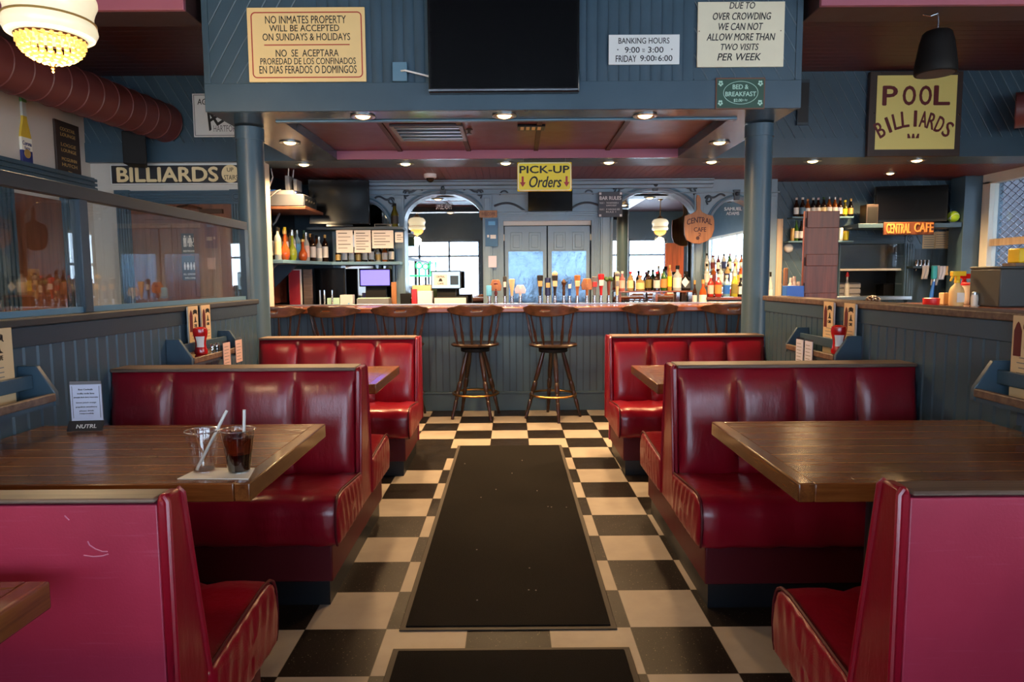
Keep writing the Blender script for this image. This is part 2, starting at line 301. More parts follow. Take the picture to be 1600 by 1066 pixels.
class Sign:
    """a flat board on depth Y whose photograph rectangle is r; lines are measured in the same frame"""
    def __init__(s, name, label, cat, r, Y, depth, mat, bev=.002, rz=0, group=None):
        a, b_ = at(r[0], r[1], Y), at(r[2], r[3], Y); s.r = r; s.w, s.h = b_.x - a.x, a.z - b_.z
        s.o = thing(name, label, cat, ((a.x + b_.x) / 2, Y, b_.z), rz, group); s.d = depth
        s.board = box('board', mat, (-s.w / 2, s.w / 2, -depth, 0, 0, s.h), s.o, bev)
    def xz(s, u, v): return ((u - s.r[0]) / (s.r[2] - s.r[0]) - .5) * s.w, (s.r[3] - v) / (s.r[3] - s.r[1]) * s.h
    def line(s, st, q, mat='ink', **k):
        x0, z1 = s.xz(q[0], q[1]); x1, z0 = s.xz(q[2], q[3]); return text(st, (x0 + x1) / 2, (z0 + z1) / 2, x1 - x0, z1 - z0, mat, s.o, -s.d - .0005, **k)
    def bar(s, q, mat, name='rule', th=.0015):
        x0, z1 = s.xz(q[0], q[1]); x1, z0 = s.xz(q[2], q[3]); return box(name, mat, (x0, x1, -s.d - th, -s.d + .0004, z0, z1), s.o)
    def frame(s, q, t_, mat, name='border', th=.0015, rad=0):
        x0, z1 = s.xz(q[0], q[1]); x1, z0 = s.xz(q[2], q[3]); b = B(); N = 6; pts = []
        rad = max(rad, .001)
        for cx, cz, a0 in ((x1 - rad, z1 - rad, 0), (x0 + rad, z1 - rad, PI / 2), (x0 + rad, z0 + rad, PI), (x1 - rad, z0 + rad, 1.5 * PI)):
            for k in range(N + 1): pts.append((cx, cz, a0 + k * PI / 2 / N))
        ro = [(cx + rad * math.cos(a), cz + rad * math.sin(a)) for cx, cz, a in pts]; ri = [(cx + (rad - t_) * math.cos(a), cz + (rad - t_) * math.sin(a)) for cx, cz, a in pts]
        y0, y1 = -s.d - th, -s.d + .0004
        b.rings([[(x, y1, z) for x, z in ro], [(x, y0, z) for x, z in ro], [(x, y0, z) for x, z in ri], [(x, y1, z) for x, z in ri]], cap0=False, cap1=False, smooth=False)
        return b.build(name, mat, s.o)
# ------------------------------------------------------------ the setting
ST = 'structure'
XL, XR, XP = -4.05, 5.5, 1.83             # white side wall, window wall, booth dividers
YH, YD, YBK, ZS, ZC = 6.66, 6.72, 8.45, 2.44, 3.24
box('floor', 'checker_tile', (-5.6, 7.6, YB - .2, 9.6, -.12, 0), kind=ST)
box('ceiling', 'ceiling_planks', (XL - .3, XR + .3, YB - .2, YH + .3, ZC, ZC + .12), kind=ST)
box('ceiling_back', 'ceiling_beadboard', (XL - .3, XR + .3, 7.08, 9.7, ZS + .02, ZS + .14), kind=ST)
b = B(); b.box(2.02, XR, 4.62, 4.88, 3.05, ZC - .001); b.box(XL, -2.1, 4.62, 4.88, 3.05, ZC - .001); b.build('ceiling_beam', 'brown_beam', kind=ST, bev=.006)
b = B(); b.box(2.02, XR, 4.585, 4.62, 3.05, ZC - .001); b.box(XL, -2.1, 4.585, 4.62, 3.05, ZC - .001); b.build('trim_1', 'mauve_paint', kind=ST, bev=.004)
box('trim_2', 'mauve_paint', (-3.12, -2.86, 3.86, 3.92, 2.585, ZC - .001), kind=ST, bev=.006)
# dropped header across the room
b = B(); b.box(XL, XR, YH, 7.08, ZS + .18, ZC - .001); b.box(XL, XR, YH - .012, 7.08, ZS, ZS + .18); hd = b.build('wall_header', ['diagonal_b', 'blue_paint'], kind=ST)
for f in hd.data.polygons: f.material_index = 1 if f.center.z < ZS + .181 else 0
for f in hd.data.polygons:
    if f.center.x < -1 and f.center.z > ZS + .2: f.material_index = 0
# soffit box over the columns
X0, X1, YF = -2.04, 1.955, 4.75
b = B(); b.box(X0, X1, YF, YH - .013, ZS + .14, ZC - .001); sf = b.build('ceiling_soffit', ['blue_paint'], kind=ST)
b = B()                                     # bottom ring round the sunken panel
rx0, rx1, ry0, ry1 = -1.63, 1.585, 5.02, 6.58
for e in ((X0, X1, YF, ry0), (X0, X1, ry1, YH - .013), (X0, rx0, ry0, ry1), (rx1, X1, ry0, ry1)): b.box(*e, ZS, ZS + .139)
b.build('trim_3', 'soffit_gloss', kind=ST)
box('ceiling_panel', 'oxblood_panel', (rx0 + .001, rx1 - .001, ry0 + .001, ry1 - .001, ZS + .075, ZS + .139), kind=ST)
box('trim_4', 'mauve_paint', (rx0 + .001, rx1 - .001, ry1 - .02, ry1 - .001, ZS - .004, ZS + .074), kind=ST)
box('trim_5', 'blue_light', (rx0 - .04, rx1 + .04, ry0 - .03, ry0 + .015, ZS - .012, ZS - .0005), kind=ST, bev=.003)
b = B()
for (ua, ub) in ((600, 632), (720, 737), (846, 840), (982, 950)):
    p, q = at(ua, 198, 0.1), None
    xa = (ua - 800) / F * 5.3; xb = (ub - 800) / F * 6.55; b.prism([(xa - .02, ry0 + .02), (xa + .02, ry0 + .02), (xb + .02, ry1 - .02), (xb - .02, ry1 - .02)], 'z', ZS + .062, ZS + .0745)
b.build('trim_6', 'brown_beam', kind=ST)
# header face: fascia, upright boards between two diagonal fields, corner boards
def grooves(bm, x0, x1, z0, z1, y, pitch, depth=.006, gw=.008, d=-1):
    """upright tongue-and-groove boards facing d*y"""
    n = max(1, round((x1 - x0) / pitch)); p = (x1 - x0) / n; pts = []
    for i in range(n):
        a = x0 + i * p; pts += [(a, depth if i else 0), (a + gw, 0), (a + p - gw, 0)]
    pts.append((x1, 0)); A = bm.verts([(x, y - d * q, z0) for x, q in pts]); Z = bm.verts([(x, y - d * q, z1) for x, q in pts])
    for i in range(len(pts) - 1): bm.face([A[i], A[i + 1], Z[i + 1], Z[i]])
b = B(); b.box(X0 - .012, X1 + .012, YF - .022, YF - .001, ZS, ZS + .185); b.box(X0 - .012, X0 + .03, YF - .018, YF - .001, ZS + .186, ZC - .001); b.box(X1 - .03, X1 + .012, YF - .018, YF - .001, ZS + .186, ZC - .001)
b.build('trim_7', 'blue_paint', kind=ST, bev=.003)
box('wall_diagonal_boards', 'diagonal_a', (X0 + .031, -1.36, YF - .012, YF - .001, ZS + .186, ZC - .001), kind=ST)
box('wall_diagonal_boards.001', 'diagonal_b', (1.24, X1 - .031, YF - .012, YF - .001, ZS + .186, ZC - .001), kind=ST)
b = B(); grooves(b, -1.359, 1.239, ZS + .186, ZC - .001, YF - .014, .072); b.build('wall_header_boards', 'blue_paint', kind=ST)
# columns
for k, x in enumerate((-1.936, 1.858)):
    b = B(); b.lathe([(.104, 0), (.104, .1), (.097, .11), (.097, ZS - .1)], 32, cap=False); b.lathe([(.104, ZS - .1), (.104, ZS - .01)], 32)
    b.build('column', 'blue_paint', None, (x, 5.2, 0), kind=ST)
# walls
box('wall_left', 'white_wall', (XL - .15, XL, YB, YD, 0, ZC), kind=ST)
b = B(); b.box(XL, -2.37, YD, YD + .12, 2.16, ZC - .01); b.box(XL, -3.70, YD, YD + .12, 0, 2.16); b.box(-2.68, -2.37, YD, YD + .12, 0, 2.16); b.build('wall_door', 'white_wall', kind=ST)
box('wall_bar_left', 'black_base', (-2.72, -2.64, YD + .12, YBK, 0, ZS + .02), kind=ST)
box('trim_8', 'white_trim', (-2.387, -2.369, YD - .008, YD + .125, 0, ZS - .003), kind=ST)
box('wall_back', 'blue_paint', (-2.7, 2.95, YBK, YBK + .15, 0, ZS + .02), kind=ST)
bx0, bx1, bz0, bz1 = 4.05, 4.83, 1.06, 1.70      # pass-through opening
b = B(); b.box(2.95, bx0, YBK, YBK + .15, 0, ZS + .02); b.box(bx1, XR + .1, YBK, YBK + .15, 0, ZS + .02); b.box(bx0, bx1, YBK, YBK + .15, 0, bz0); b.box(bx0, bx1, YBK, YBK + .15, bz1, ZS + .02)
b.build('wall_back_boards', 'diagonal_b', kind=ST)
b = B(); b.box(bx0 - .1, bx1 + .3, YBK + .9, YBK + 1, .2, 2.3); b.box(bx0 - .12, bx0 - .1, YBK + .15, YBK + 1, .2, 2.3); b.box(bx1 + .3, bx1 + .32, YBK + .15, YBK + 1, .2, 2.3); b.box(bx0 - .1, bx1 + .3, YBK + .15, YBK + 1, 2.3, 2.32); b.box(bx0 - .1, bx1 + .3, YBK + .15, YBK + 1, .98, 1.0)
b.build('wall_kitchen', 'charcoal', kind=ST)
# window wall on the far side of the bar, with a screened sash window
wy0, wy1, wz0, wz1 = 6.95, 7.93, .95, 2.38
b = B(); b.box(XR, XR + .15, YB, SW[0], 0, ZC); b.box(XR, XR + .15, SW[1], wy0, 0, ZC); b.box(XR, XR + .15, SW[0], SW[1], 0, SW[2]); b.box(XR, XR + .15, SW[0], SW[1], SW[3], ZC); b.box(XR, XR + .15, wy1, 9, 0, ZC); b.box(XR, XR + .15, wy0, wy1, 0, wz0); b.box(XR, XR + .15, wy0, wy1, wz1, ZC); b.build('wall_right', 'blue_paint', kind=ST)
b = B()
for e in ((wy0 - .1, wy0 + .03, wz0, wz1), (wy1 - .03, wy1 + .1, wz0, wz1), (wy0 - .1, wy1 + .1, wz1 - .03, wz1 + .1), (wy0 - .1, wy1 + .1, wz0 - .06, wz0 + .04)): b.box(XR - .025, XR + .08, *e)
win = b.build('window_1', 'white_trim', kind=ST, bev=.004)
box('sash_rail', 'pale_window_wood', (XR + .0, XR + .06, wy0 + .031, wy1 - .031, 1.64, 1.72), win)
box('window_pane', 'pane_glass', (XR + .03, XR + .034, wy0 + .031, wy1 - .031, wz0 + .041, wz1 - .031), win)
b = B(); p = .13
for sgn in (1, -1):
    k = -40
    while k < 60:
        c = wy0 + k * p; pts = []
        for z in (wz0, wz1):
            pts.append((c + sgn * (z - wz0) * 1.6, z))
        (ya, za), (yb, zb) = pts
        lo, hi = wy0 + .03, wy1 - .03
        t0, t1 = 0.0, 1.0; dy = yb - ya
        for lim, sg in ((lo, 1), (hi, -1)):
            tt = (lim - ya) / dy
            if (sg > 0) == (dy > 0): t0 = max(t0, tt)
            else: t1 = min(t1, tt)
        if t1 > t0 + .01: b.tube([(XR + .1, ya + dy * t0, za + (zb - za) * t0), (XR + .1, ya + dy * t1, za + (zb - za) * t1)], .005, 4)
        k += 1
b.build('security_mesh', 'mesh_grey', win)
box('wall_exterior', 'exterior_brick', (XR + 1.6, XR + 1.7, 5, 12, -.1, 3.6), kind=ST)
# corner pilaster and fluted casings
b = B(); b.box(XR - .22, XR, 8.0 + .04, 8.3, 0, ZS + .019); b.build('trim_9', 'blue_paint', kind=ST, bev=.004)
# street front behind the camera
b = B(); xs = [XL] + [q for ab in FRONT_WINDOWS for q in ab] + [XR]
for i in range(0, len(xs), 2): b.box(xs[i], xs[i + 1], YB - .15, YB, .55, 2.45)
b.box(XL, XR, YB - .15, YB, 0, .55); b.box(XL, XR, YB - .15, YB, 2.45, ZC); b.build('wall_front', 'blue_paint', kind=ST)
for i, (a_, c_) in enumerate(FRONT_WINDOWS):
    b = B(); n = 2 if c_ - a_ < 2 else 3
    for k in range(n + 1): x = a_ + .03 + (c_ - a_ - .06) * k / n; b.box(x - .03, x + .03, YB - .1, YB - .03, .55, 2.45)
    for z in (.58, 1.98, 2.42): b.box(a_, c_, YB - .1, YB - .03, z - .03, z + .03)
    wf = b.build('window_%d' % (i + 2), 'blue_dark', kind=ST)
    box('window_pane', 'pane_glass', (a_ + .06, c_ - .06, YB - .07, YB - .064, .6, 2.4), wf)
b = B()
for k in range(5): y = SW[0] + .03 + (SW[1] - SW[0] - .06) * k / 4; b.box(XR + .03, XR + .1, y - .03, y + .03, SW[2], SW[3])
for z in (SW[2] + .03, 1.68, SW[3] - .03): b.box(XR + .03, XR + .1, SW[0], SW[1], z - .03, z + .03)
wf = b.build('window_5', 'white_trim', kind=ST)  # frame of the unseen side window added for daylight
box('window_pane', 'pane_glass', (XR + .06, XR + .064, SW[0] + .06, SW[1] - .06, SW[2] + .06, SW[3] - .06), wf)  # pane of the added, unseen side window
# booth dividers: beadboard, cap, and glass on the door side
def divider(s, name):
    y0, y1 = .2, 4.9; b = B()
    b.box(s * (XP + .012), s * (XP + .1), y0, y1, 0, 1.135)
    o = b.build(name, 'blue_paint', kind=ST)
    b = B(); n = int((y1 - y0) / .075); p = (y1 - y0) / n; pts = []
    for i in range(n): a = y0 + i * p; pts += [(a, .007 if i else 0), (a + .008, 0), (a + p - .008, 0)]
    pts.append((y1, 0)); A = b.verts([(s * (XP + q), y, .1) for y, q in pts]); Z = b.verts([(s * (XP + q), y, 1.06) for y, q in pts])
    for i in range(len(pts) - 1): b.face([A[i], A[i + 1], Z[i + 1], Z[i]])
    b.build('beadboard', 'blue_paint', o)
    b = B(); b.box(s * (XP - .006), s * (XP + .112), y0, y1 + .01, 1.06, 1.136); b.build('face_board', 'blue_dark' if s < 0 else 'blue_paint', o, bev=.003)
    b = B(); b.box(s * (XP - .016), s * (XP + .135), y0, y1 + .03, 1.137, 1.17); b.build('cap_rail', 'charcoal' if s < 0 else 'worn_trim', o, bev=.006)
    b = B(); b.box(s * (XP - .002), s * (XP + .05), y0, y1, 0, .1); b.build('skirting', 'blue_dark', o)
    return o
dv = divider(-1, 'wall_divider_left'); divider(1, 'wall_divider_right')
b = B(); b.box(-XP - .03, -XP - .075, .2, 4.88, 1.66, 1.715); b.build('top_rail', 'charcoal', dv, bev=.003)
for y in (.9, 3.02, 4.86): box('glass_post', 'blue_dark', (-XP - .03, -XP - .075, y - .03, y + .03, 1.17, 1.66), dv, .003)
for y0, y1 in ((.93, 2.99), (3.05, 4.83)):
    box('glass_pane', 'pane_glass', (-XP - .05, -XP - .055, y0, y1, 1.171, 1.659), dv)
    box('glass_bead', 'blue_light', (-XP - .04, -XP - .066, y0, y1, 1.1705, 1.195), dv)
# restroom door with fluted casing and corner blocks
def casing(parent, x0, x1, z1, y, wd=.13, flutes=5, name='door_casing', bottom=0):
    b = B()
    def flute(xa, xb, za, zb, vert):
        b.box(xa, xb, y - .02, y - .001, za, zb); n = flutes
        for k in range(n):
            if vert: c = xa + (xb - xa) * (k + .5) / n; q = (xb - xa) / n * .32; b.box(c - q, c + q, y - .034, y - .019, za, zb)
            else: c = za + (zb - za) * (k + .5) / n; q = (zb - za) / n * .32; b.box(xa, xb, y - .034, y - .019, c - q, c + q)
    flute(x0 - wd, x0, bottom, z1, True); flute(x1, x1 + wd, bottom, z1, True); flute(x0, x1, z1, z1 + wd, False)
    o = b.build(name, 'blue_paint', parent)
    for x in (x0 - wd / 2, x1 + wd / 2):
        b = B(); b.box(x - wd / 2 - .005, x + wd / 2 + .005, y - .042, y - .001, z1 - .002, z1 + wd + .005); b.turned((x, y - .042, z1 + wd / 2), (x, y - .058, z1 + wd / 2), [(0, .045), (.6, .04), (.6, .028), (1, .02)], 20); b.build('corner_block', 'blue_paint', parent)
    return o
dr = box('door_1', 'door_wood', (-3.69, -2.69, YD - .006, YD + .04, .004, 2.12), kind=ST, bev=.003)
b = B()
for xa, xb, za, zb in ((-3.55, -3.24, .25, .95), (-3.13, -2.83, .25, .95), (-3.55, -3.24, 1.1, 1.9), (-3.13, -2.83, 1.1, 1.9)): b.box(xa, xb, YD - .012, YD - .004, za, zb); b.box(xa + .05, xb - .05, YD - .02, YD - .01, za + .05, zb - .05)
b.build('door_panels', 'door_wood', dr, bev=.004)
casing(dr, -3.68, -2.70, 2.045, YD)
b = B(); b.box(-3.0, -2.78, YD - .05, YD - .008, 1.955, 1.995); b.tube([(-2.98, YD - .04, 2.0), (-3.05, YD - .16, 2.02), (-3.22, YD - .02, 2.02)], .01); b.build('door_closer', 'bronze', dr, bev=.006)
b = B(); b.turned((-3.58, YD - .006, 1.0), (-3.58, YD - .07, 1.0), [(0, .03), (.2, .03), (.25, .012), (.6, .012), (.7, .03), (1, .024)]); b.build('door_handle', 'brass', dr)
# side wall: trim rail, wooden door with fluted casing
sd = box('door_2', 'door_wood', (XL - .005, XL + .02, 5.62, 6.22, .01, 2.03), kind=ST)
b = B()
for y0, y1 in ((5.36, 5.61), (6.23, 6.44)):
    b.box(XL, XL + .03, y0, y1, 0, 2.1)
    for k in range(5): c = y0 + (y1 - y0) * (k + .5) / 5; b.box(XL + .03, XL + .05, c - .014, c + .014, 0, 2.1)
b.box(XL, XL + .012, 4.2, 5.35, 0, 2.1)
b.build('door_casing', 'blue_paint', sd)
b = B(); b.box(XL, XL + .035, 3.2, YD - .001, 2.12, 2.30)
for k in range(4): b.box(XL + .035, XL + .06, 3.2, YD - .001, 2.135 + k * .042, 2.16 + k * .042)
tr = b.build('trim_10', 'blue_paint', kind=ST)
b = B(); b.box(XL + .036, XL + .085, 5.16, 5.36, 2.11, 2.31); b.turned((XL + .085, 5.26, 2.21), (XL + .11, 5.26, 2.21), [(0, .07), (.5, .06), (.5, .04), (1, .03)], 20); b.build('corner_block', 'blue_paint', tr)
# ------------------------------------------------------------ booths
def resample(pts, n):
    P = [Vector(p) for p in pts]; P.append(P[0]); L = [0]
    for a, c in zip(P, P[1:]): L.append(L[-1] + (c - a).length)
    out = []; k = 0
    for i in range(n):
        d = L[-1] * i / n
        while L[k + 1] < d: k += 1
        out.append(P[k].lerp(P[k + 1], (d - L[k]) / max(L[k + 1] - L[k], 1e-9)))
    return out
def bench(label, s, xa, yb, sides, single_thick, zt=.885, tf=(.56, .56), panel=None, back_mat='red_vinyl_scuffed'):
    """sides: -1 faces the camera, +1 faces the bar"""
    xw = XP - .004; cx = s * (xa + xw) / 2; o = thing('booth_bench', label, 'booth bench', (cx, yb, 0), 0, 'red vinyl booth benches')
    Q = lambda x, y, z: (s * x - cx, y, z)
    def bx(x0, x1, y0, y1, z0, z1, b): b.box(s * x0 - cx, s * x1 - cx, y0, y1, z0, z1)
    double = len(sides) == 2
    tp, bt = (.062, .13) if double else (single_thick, single_thick + .095)
    thick = lambda z: bt + (tp - bt) * max(0, min(1, (z - .42) / (zt - .42)))
    lo = -(tf[0] - .05) if -1 in sides else 0; hi = (tf[1] - .05) if 1 in sides else 0
    b = B(); bx(xa + .02, xw, lo, hi, .10, .262, b); b.build('base', 'red_vinyl_base', o, bev=.006)
    b = B(); bx(xa + .036, xw, lo + (.012 if lo else 0), hi - (.012 if hi else 0), 0, .099, b); b.build('toe_kick', 'black_base', o)
    for d in sides:
        f_ = tf[0] if d < 0 else tf[1]; t0 = bt - .03
        prof = [(t0, .264), (f_ - .05, .258), (f_ - .012, .262), (f_, .285), (f_ + .008, .34), (f_ + .004, .4), (f_ - .014, .44), (f_ - .045, .458), (f_ - .1, .463), (f_ - .22, .452), (t0, .43)]
        N = 96; pr = resample(prof, N); cen = Vector((sum(p[0] for p in pr) / N, sum(p[1] for p in pr) / N))
        b = B(); rs = []
        for sc, off in [(.01 + .07 * k, -.028 + .0004 * k) for k in range(12)] + [(.83, -.0225), (.88, -.021), (.92, -.0185), (.95, -.015), (.985, -.004), (1, .012)]:
            r = []
            for p in pr:
                q = cen + (p - cen) * sc; rip = (.0016 * math.sin((q[0] - .3 * q[1]) * 2 * PI / .062) + .0007 * math.sin(q[0] * 2 * PI / .023 + 1)) * min(1, (1 - sc) * 8) * (1 if sc > .2 else 0)
                r.append(Q(xa + off - rip, d * q[0], q[1]))
            rs.append(r)
        M_ = 22
        for k in range(1, M_ + 1):
            x = xa + .012 + (xw - xa - .012) * k / M_; sag = .006 * math.sin(k * 1.7) + .004 * math.sin(k * 3.1 + d)
            rs.append([Q(x, d * (p[0] + (sag if p[0] > f_ - .06 else 0)), p[1] + (sag * .6 if p[1] > .42 else 0)) for p in pr])
        b.rings(rs, cap0=True, cap1=True); seat = b.build('seat', 'red_vinyl', o, sharp=60)
        edge = [p for p in pr if p[1] > .30 and p[0] > t0 + .02 or p[0] > f_ - .02]
        b = B(); b.tube([Q(xa - .012, d * p[0], p[1] + .002) for p in edge], .005, 6); b.build('piping', 'red_vinyl_base', seat)
        # channelled back
        zb = .405; nx, nz = 48, 14; P = []
        for j in range(nz + 1):
            w = j / nz; z = zb + (zt - zb) * w; row = []
            for i in range(nx + 1):
                u = i / nx; c = (u * 4) % 1 if i < nx else 1.0; pil = 1 - abs(2 * c - 1) ** 6; env = 1 - abs(2 * w - 1) ** 5
                row.append(Q(xa + .015 + (xw - xa - .015) * u, d * (thick(z) - .012 + .036 * (pil ** .7) * env), z))
            P.append(row)
        b = B(); V = b.grid(P)
        rim = [V[0][i] for i in range(nx + 1)] + [V[j][nx] for j in range(1, nz + 1)] + [V[nz][i] for i in range(nx - 1, -1, -1)] + [V[j][0] for j in range(nz - 1, 0, -1)]
        bk = [b.b.verts.new((v.co.x, d * .012, v.co.z)) for v in rim]
        for i in range(len(rim)): b.face([rim[i], rim[(i + 1) % len(rim)], bk[(i + 1) % len(rim)], bk[i]], True)
        b.face(bk); b.build('backrest', 'red_vinyl', o, sharp=50)
    if not double:
        b = B(); d = sides[0]; bx(xa + .012, xw, -d * .012, d * .011, .1, zt - .004, b); b.build('back_panel', back_mat, o, bev=.003)
    # end panel with welts
    e0 = -bt + .01 if -1 in sides else -.016; e1 = bt - .01 if 1 in sides else .016
    k0 = -tp if -1 in sides else -.016; k1 = tp if 1 in sides else .016
    poly = [(e0, .263), (e1, .263), (e1, .42), (k1 + (.004 if k1 > .02 else 0), zt + .004), (k1 - .01, zt + .016), (k0 + .01, zt + .016), (k0 - (.004 if k0 < -.02 else 0), zt + .004), (e0, .42)]
    b = B(); b.prism([(y, z) for y, z in poly], 'x', s * (xa - .012) - cx, s * (xa + .0115) - cx); ep = b.build('end_panel', 'red_vinyl', o, bev=.006)
    for e_, k_ in ((e0, k0), (e1, k1)):
        b = B(); b.tube([Q(xa - .012, e_, .268), Q(xa - .012, e_, .42), Q(xa - .012, k_, zt + .004), Q(xa - .004, k_ * .9, zt + .014)], .007, 8); b.build('welt', 'red_vinyl', ep)
    flat = not double and sides[0] > 0; b = B(); bx(xa + .0125, xw, k0 - .008 if k0 < -.02 else -.02, .05 if flat else k1 + .008 if k1 > .02 else .026, zt + .001, zt + (.011 if flat else .018), b); b.build('top_trim', panel or 'worn_trim', o, bev=.005)
    return o
bench('red booth bench by the door side table, scuffed flat back toward the viewer', -1, .70, 1.345, (1,), .045, .862, (.56, .56))
bench('double red booth bench between the two tables of the door side', -1, .70, 3.15, (-1, 1), 0, .89, (.565, .585))
bench('single red booth bench of the door side, its back to the bar stools', -1, .685, 5.05, (-1,), .13, .872, (.66, .56))
bench('red booth bench by the bare near table, scuffed purplish flat back', 1, .745, 1.275, (1,), .052, .888, (.56, .56))
bench('double red booth bench between the two tables of the ketchup tray side', 1, .735, 3.11, (-1, 1), 0, .895, (.575, .64))
bench('single red booth bench beside the thick column, its back to the bar', 1, .715, 5.03, (-1,), .13, .872, (.66, .56))
bench('added red booth bench, unseen, shading the scuffed bench of the door side', -1, .72, -.12, (1,), .07, .88, (.56, .56))  # unseen bench added to shade the lower back of the next one
bench('added red booth bench, unseen, shading the bench by the bare table', 1, .74, -.14, (1,), .07, .88, (.56, .56))  # counterpart across the aisle, likewise added for its shade
# pale scuffs on the near bench back
sc = [ob for ob in COL.objects if ob.name == 'booth_bench'][0]
for pts in ([(137, 846), (140, 852), (149, 858), (160, 862), (168, 862)], [(131, 868), (146, 870), (160, 869), (169, 866)], [(101, 806), (106, 811), (108, 813)]):
    b = B(); b.tube([tuple(at(u, v, 1.3325) - sc.location) for u, v in pts], .0013, 6); b.build('scuff_mark', 'scuff', sc)
# ------------------------------------------------------------ tables
def table(label, s, xa, y0, y1, zt=.75):
    xw = XP - .02; w, d = xw - xa, y1 - y0; o = thing('booth_table', label, 'table', (s * (xa + xw) / 2, (y0 + y1) / 2, 0), 0, 'varnished booth tables')
    hx, hy = w / 2, d / 2; th = .052; e = .045; a = -s
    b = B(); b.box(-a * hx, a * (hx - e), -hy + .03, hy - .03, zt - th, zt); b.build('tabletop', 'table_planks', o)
    b = B(); b.box(a * (hx - e), a * hx, -hy, hy, zt - th, zt + .001); b.build('end_band', 'table_edge_long', o, bev=.004)
    for q in (-1, 1): b = B(); b.box(-a * hx, a * (hx - e), q * hy, q * (hy - .03), zt - th, zt + .0005); b.build('side_band', 'table_edge', o, bev=.003)
    b = B(); b.lathe([(.045, .04), (.04, .06), (.04, zt - th - .012)], 20, (a * .08, 0, 0)); b.build('pedestal', 'black_base', o)
    b = B(); b.lathe([(.19, 0), (.19, .012), (.06, .045), (.046, .05)], 28, (a * .08, 0, 0)); b.build('pedestal_foot', 'black_base', o)
    b = B(); b.box(a * .08 - .18, a * .08 + .18, -.15, .15, zt - th - .012, zt - th - .0005); b.build('mounting_plate', 'black_base', o)
    return o
table('varnished plank table holding the two plastic cups', -1, .72, 1.83, 2.60)
table('varnished plank table mostly hidden behind the double bench, door side', -1, .72, 3.59, 4.36)
table('bare varnished plank table with bright lamp glints, no cups on it', 1, .77, 1.79, 2.59)
table('small corner of a varnished table behind the double bench, ketchup side', 1, .762, 3.53, 4.31)
table('dark table corner poking in beside the scuffed bench back', -1, .86, .46, 1.225)
# ------------------------------------------------------------ mats
def floor_mat(label, x0, x1, y0, y1):
    o = thing('floor_mat', label, 'mat', ((x0 + x1) / 2, (y0 + y1) / 2, 0), 0, 'dark carpet mats'); hx, hy = (x1 - x0) / 2, (y1 - y0) / 2
    box('rubber_edge', 'mat_rubber', (-hx, hx, -hy, hy, .0005, .005), o, .003)
    box('carpet', 'carpet_mat', (-hx + .022, hx - .022, -hy + .022, hy - .022, .0052, .010), o, .003)
    r_ = random.Random(3); b = B()
    for k in range(14): a, c = r_.uniform(-hx * .8, hx * .8), r_.uniform(-hy * .9, hy * .9); b.box(a, a + .006, c, c + .005, .0101, .012)
    l = b.build('lint', 'carpet_fluff', o); l['kind'] = 'stuff'
floor_mat('long dark carpet mat down the middle of the checkered aisle', -.425, .388, 2.43, 5.255)
floor_mat('dark carpet mat cut off by the bottom of the photo', -.425, .41, .4, 2.305)
# ------------------------------------------------------------ bar
o = thing('bar_counter', 'long blue beadboard bar with a timeworn wooden top', 'bar', (0, YH + .04, 0)); yb = 0
b = B(); b.box(-2.60, 2.70, 0.012, .30, .0, .985); b.build('body', 'blue_dark', o)
b = B(); grooves(b, -2.60, 2.70, .17, .984, .011, .0665, .007, .007); b.build('beadboard_front', 'blue_paint', o)
b = B(); b.box(-2.60, 2.70, -.008, .011, 0, .168); b.box(-2.60, 2.70, -.016, .011, .168, .19); b.build('kick_board', 'blue_paint', o, bev=.003)
b = B(); b.box(-2.60, 2.70, -.27, .42, .986, 1.04); b.build('top', 'bar_top_wood', o, bev=.012)
box('drip_rail', 'steel', (-2.60, 2.70, .36, .41, 1.0405, 1.052), o, .003)
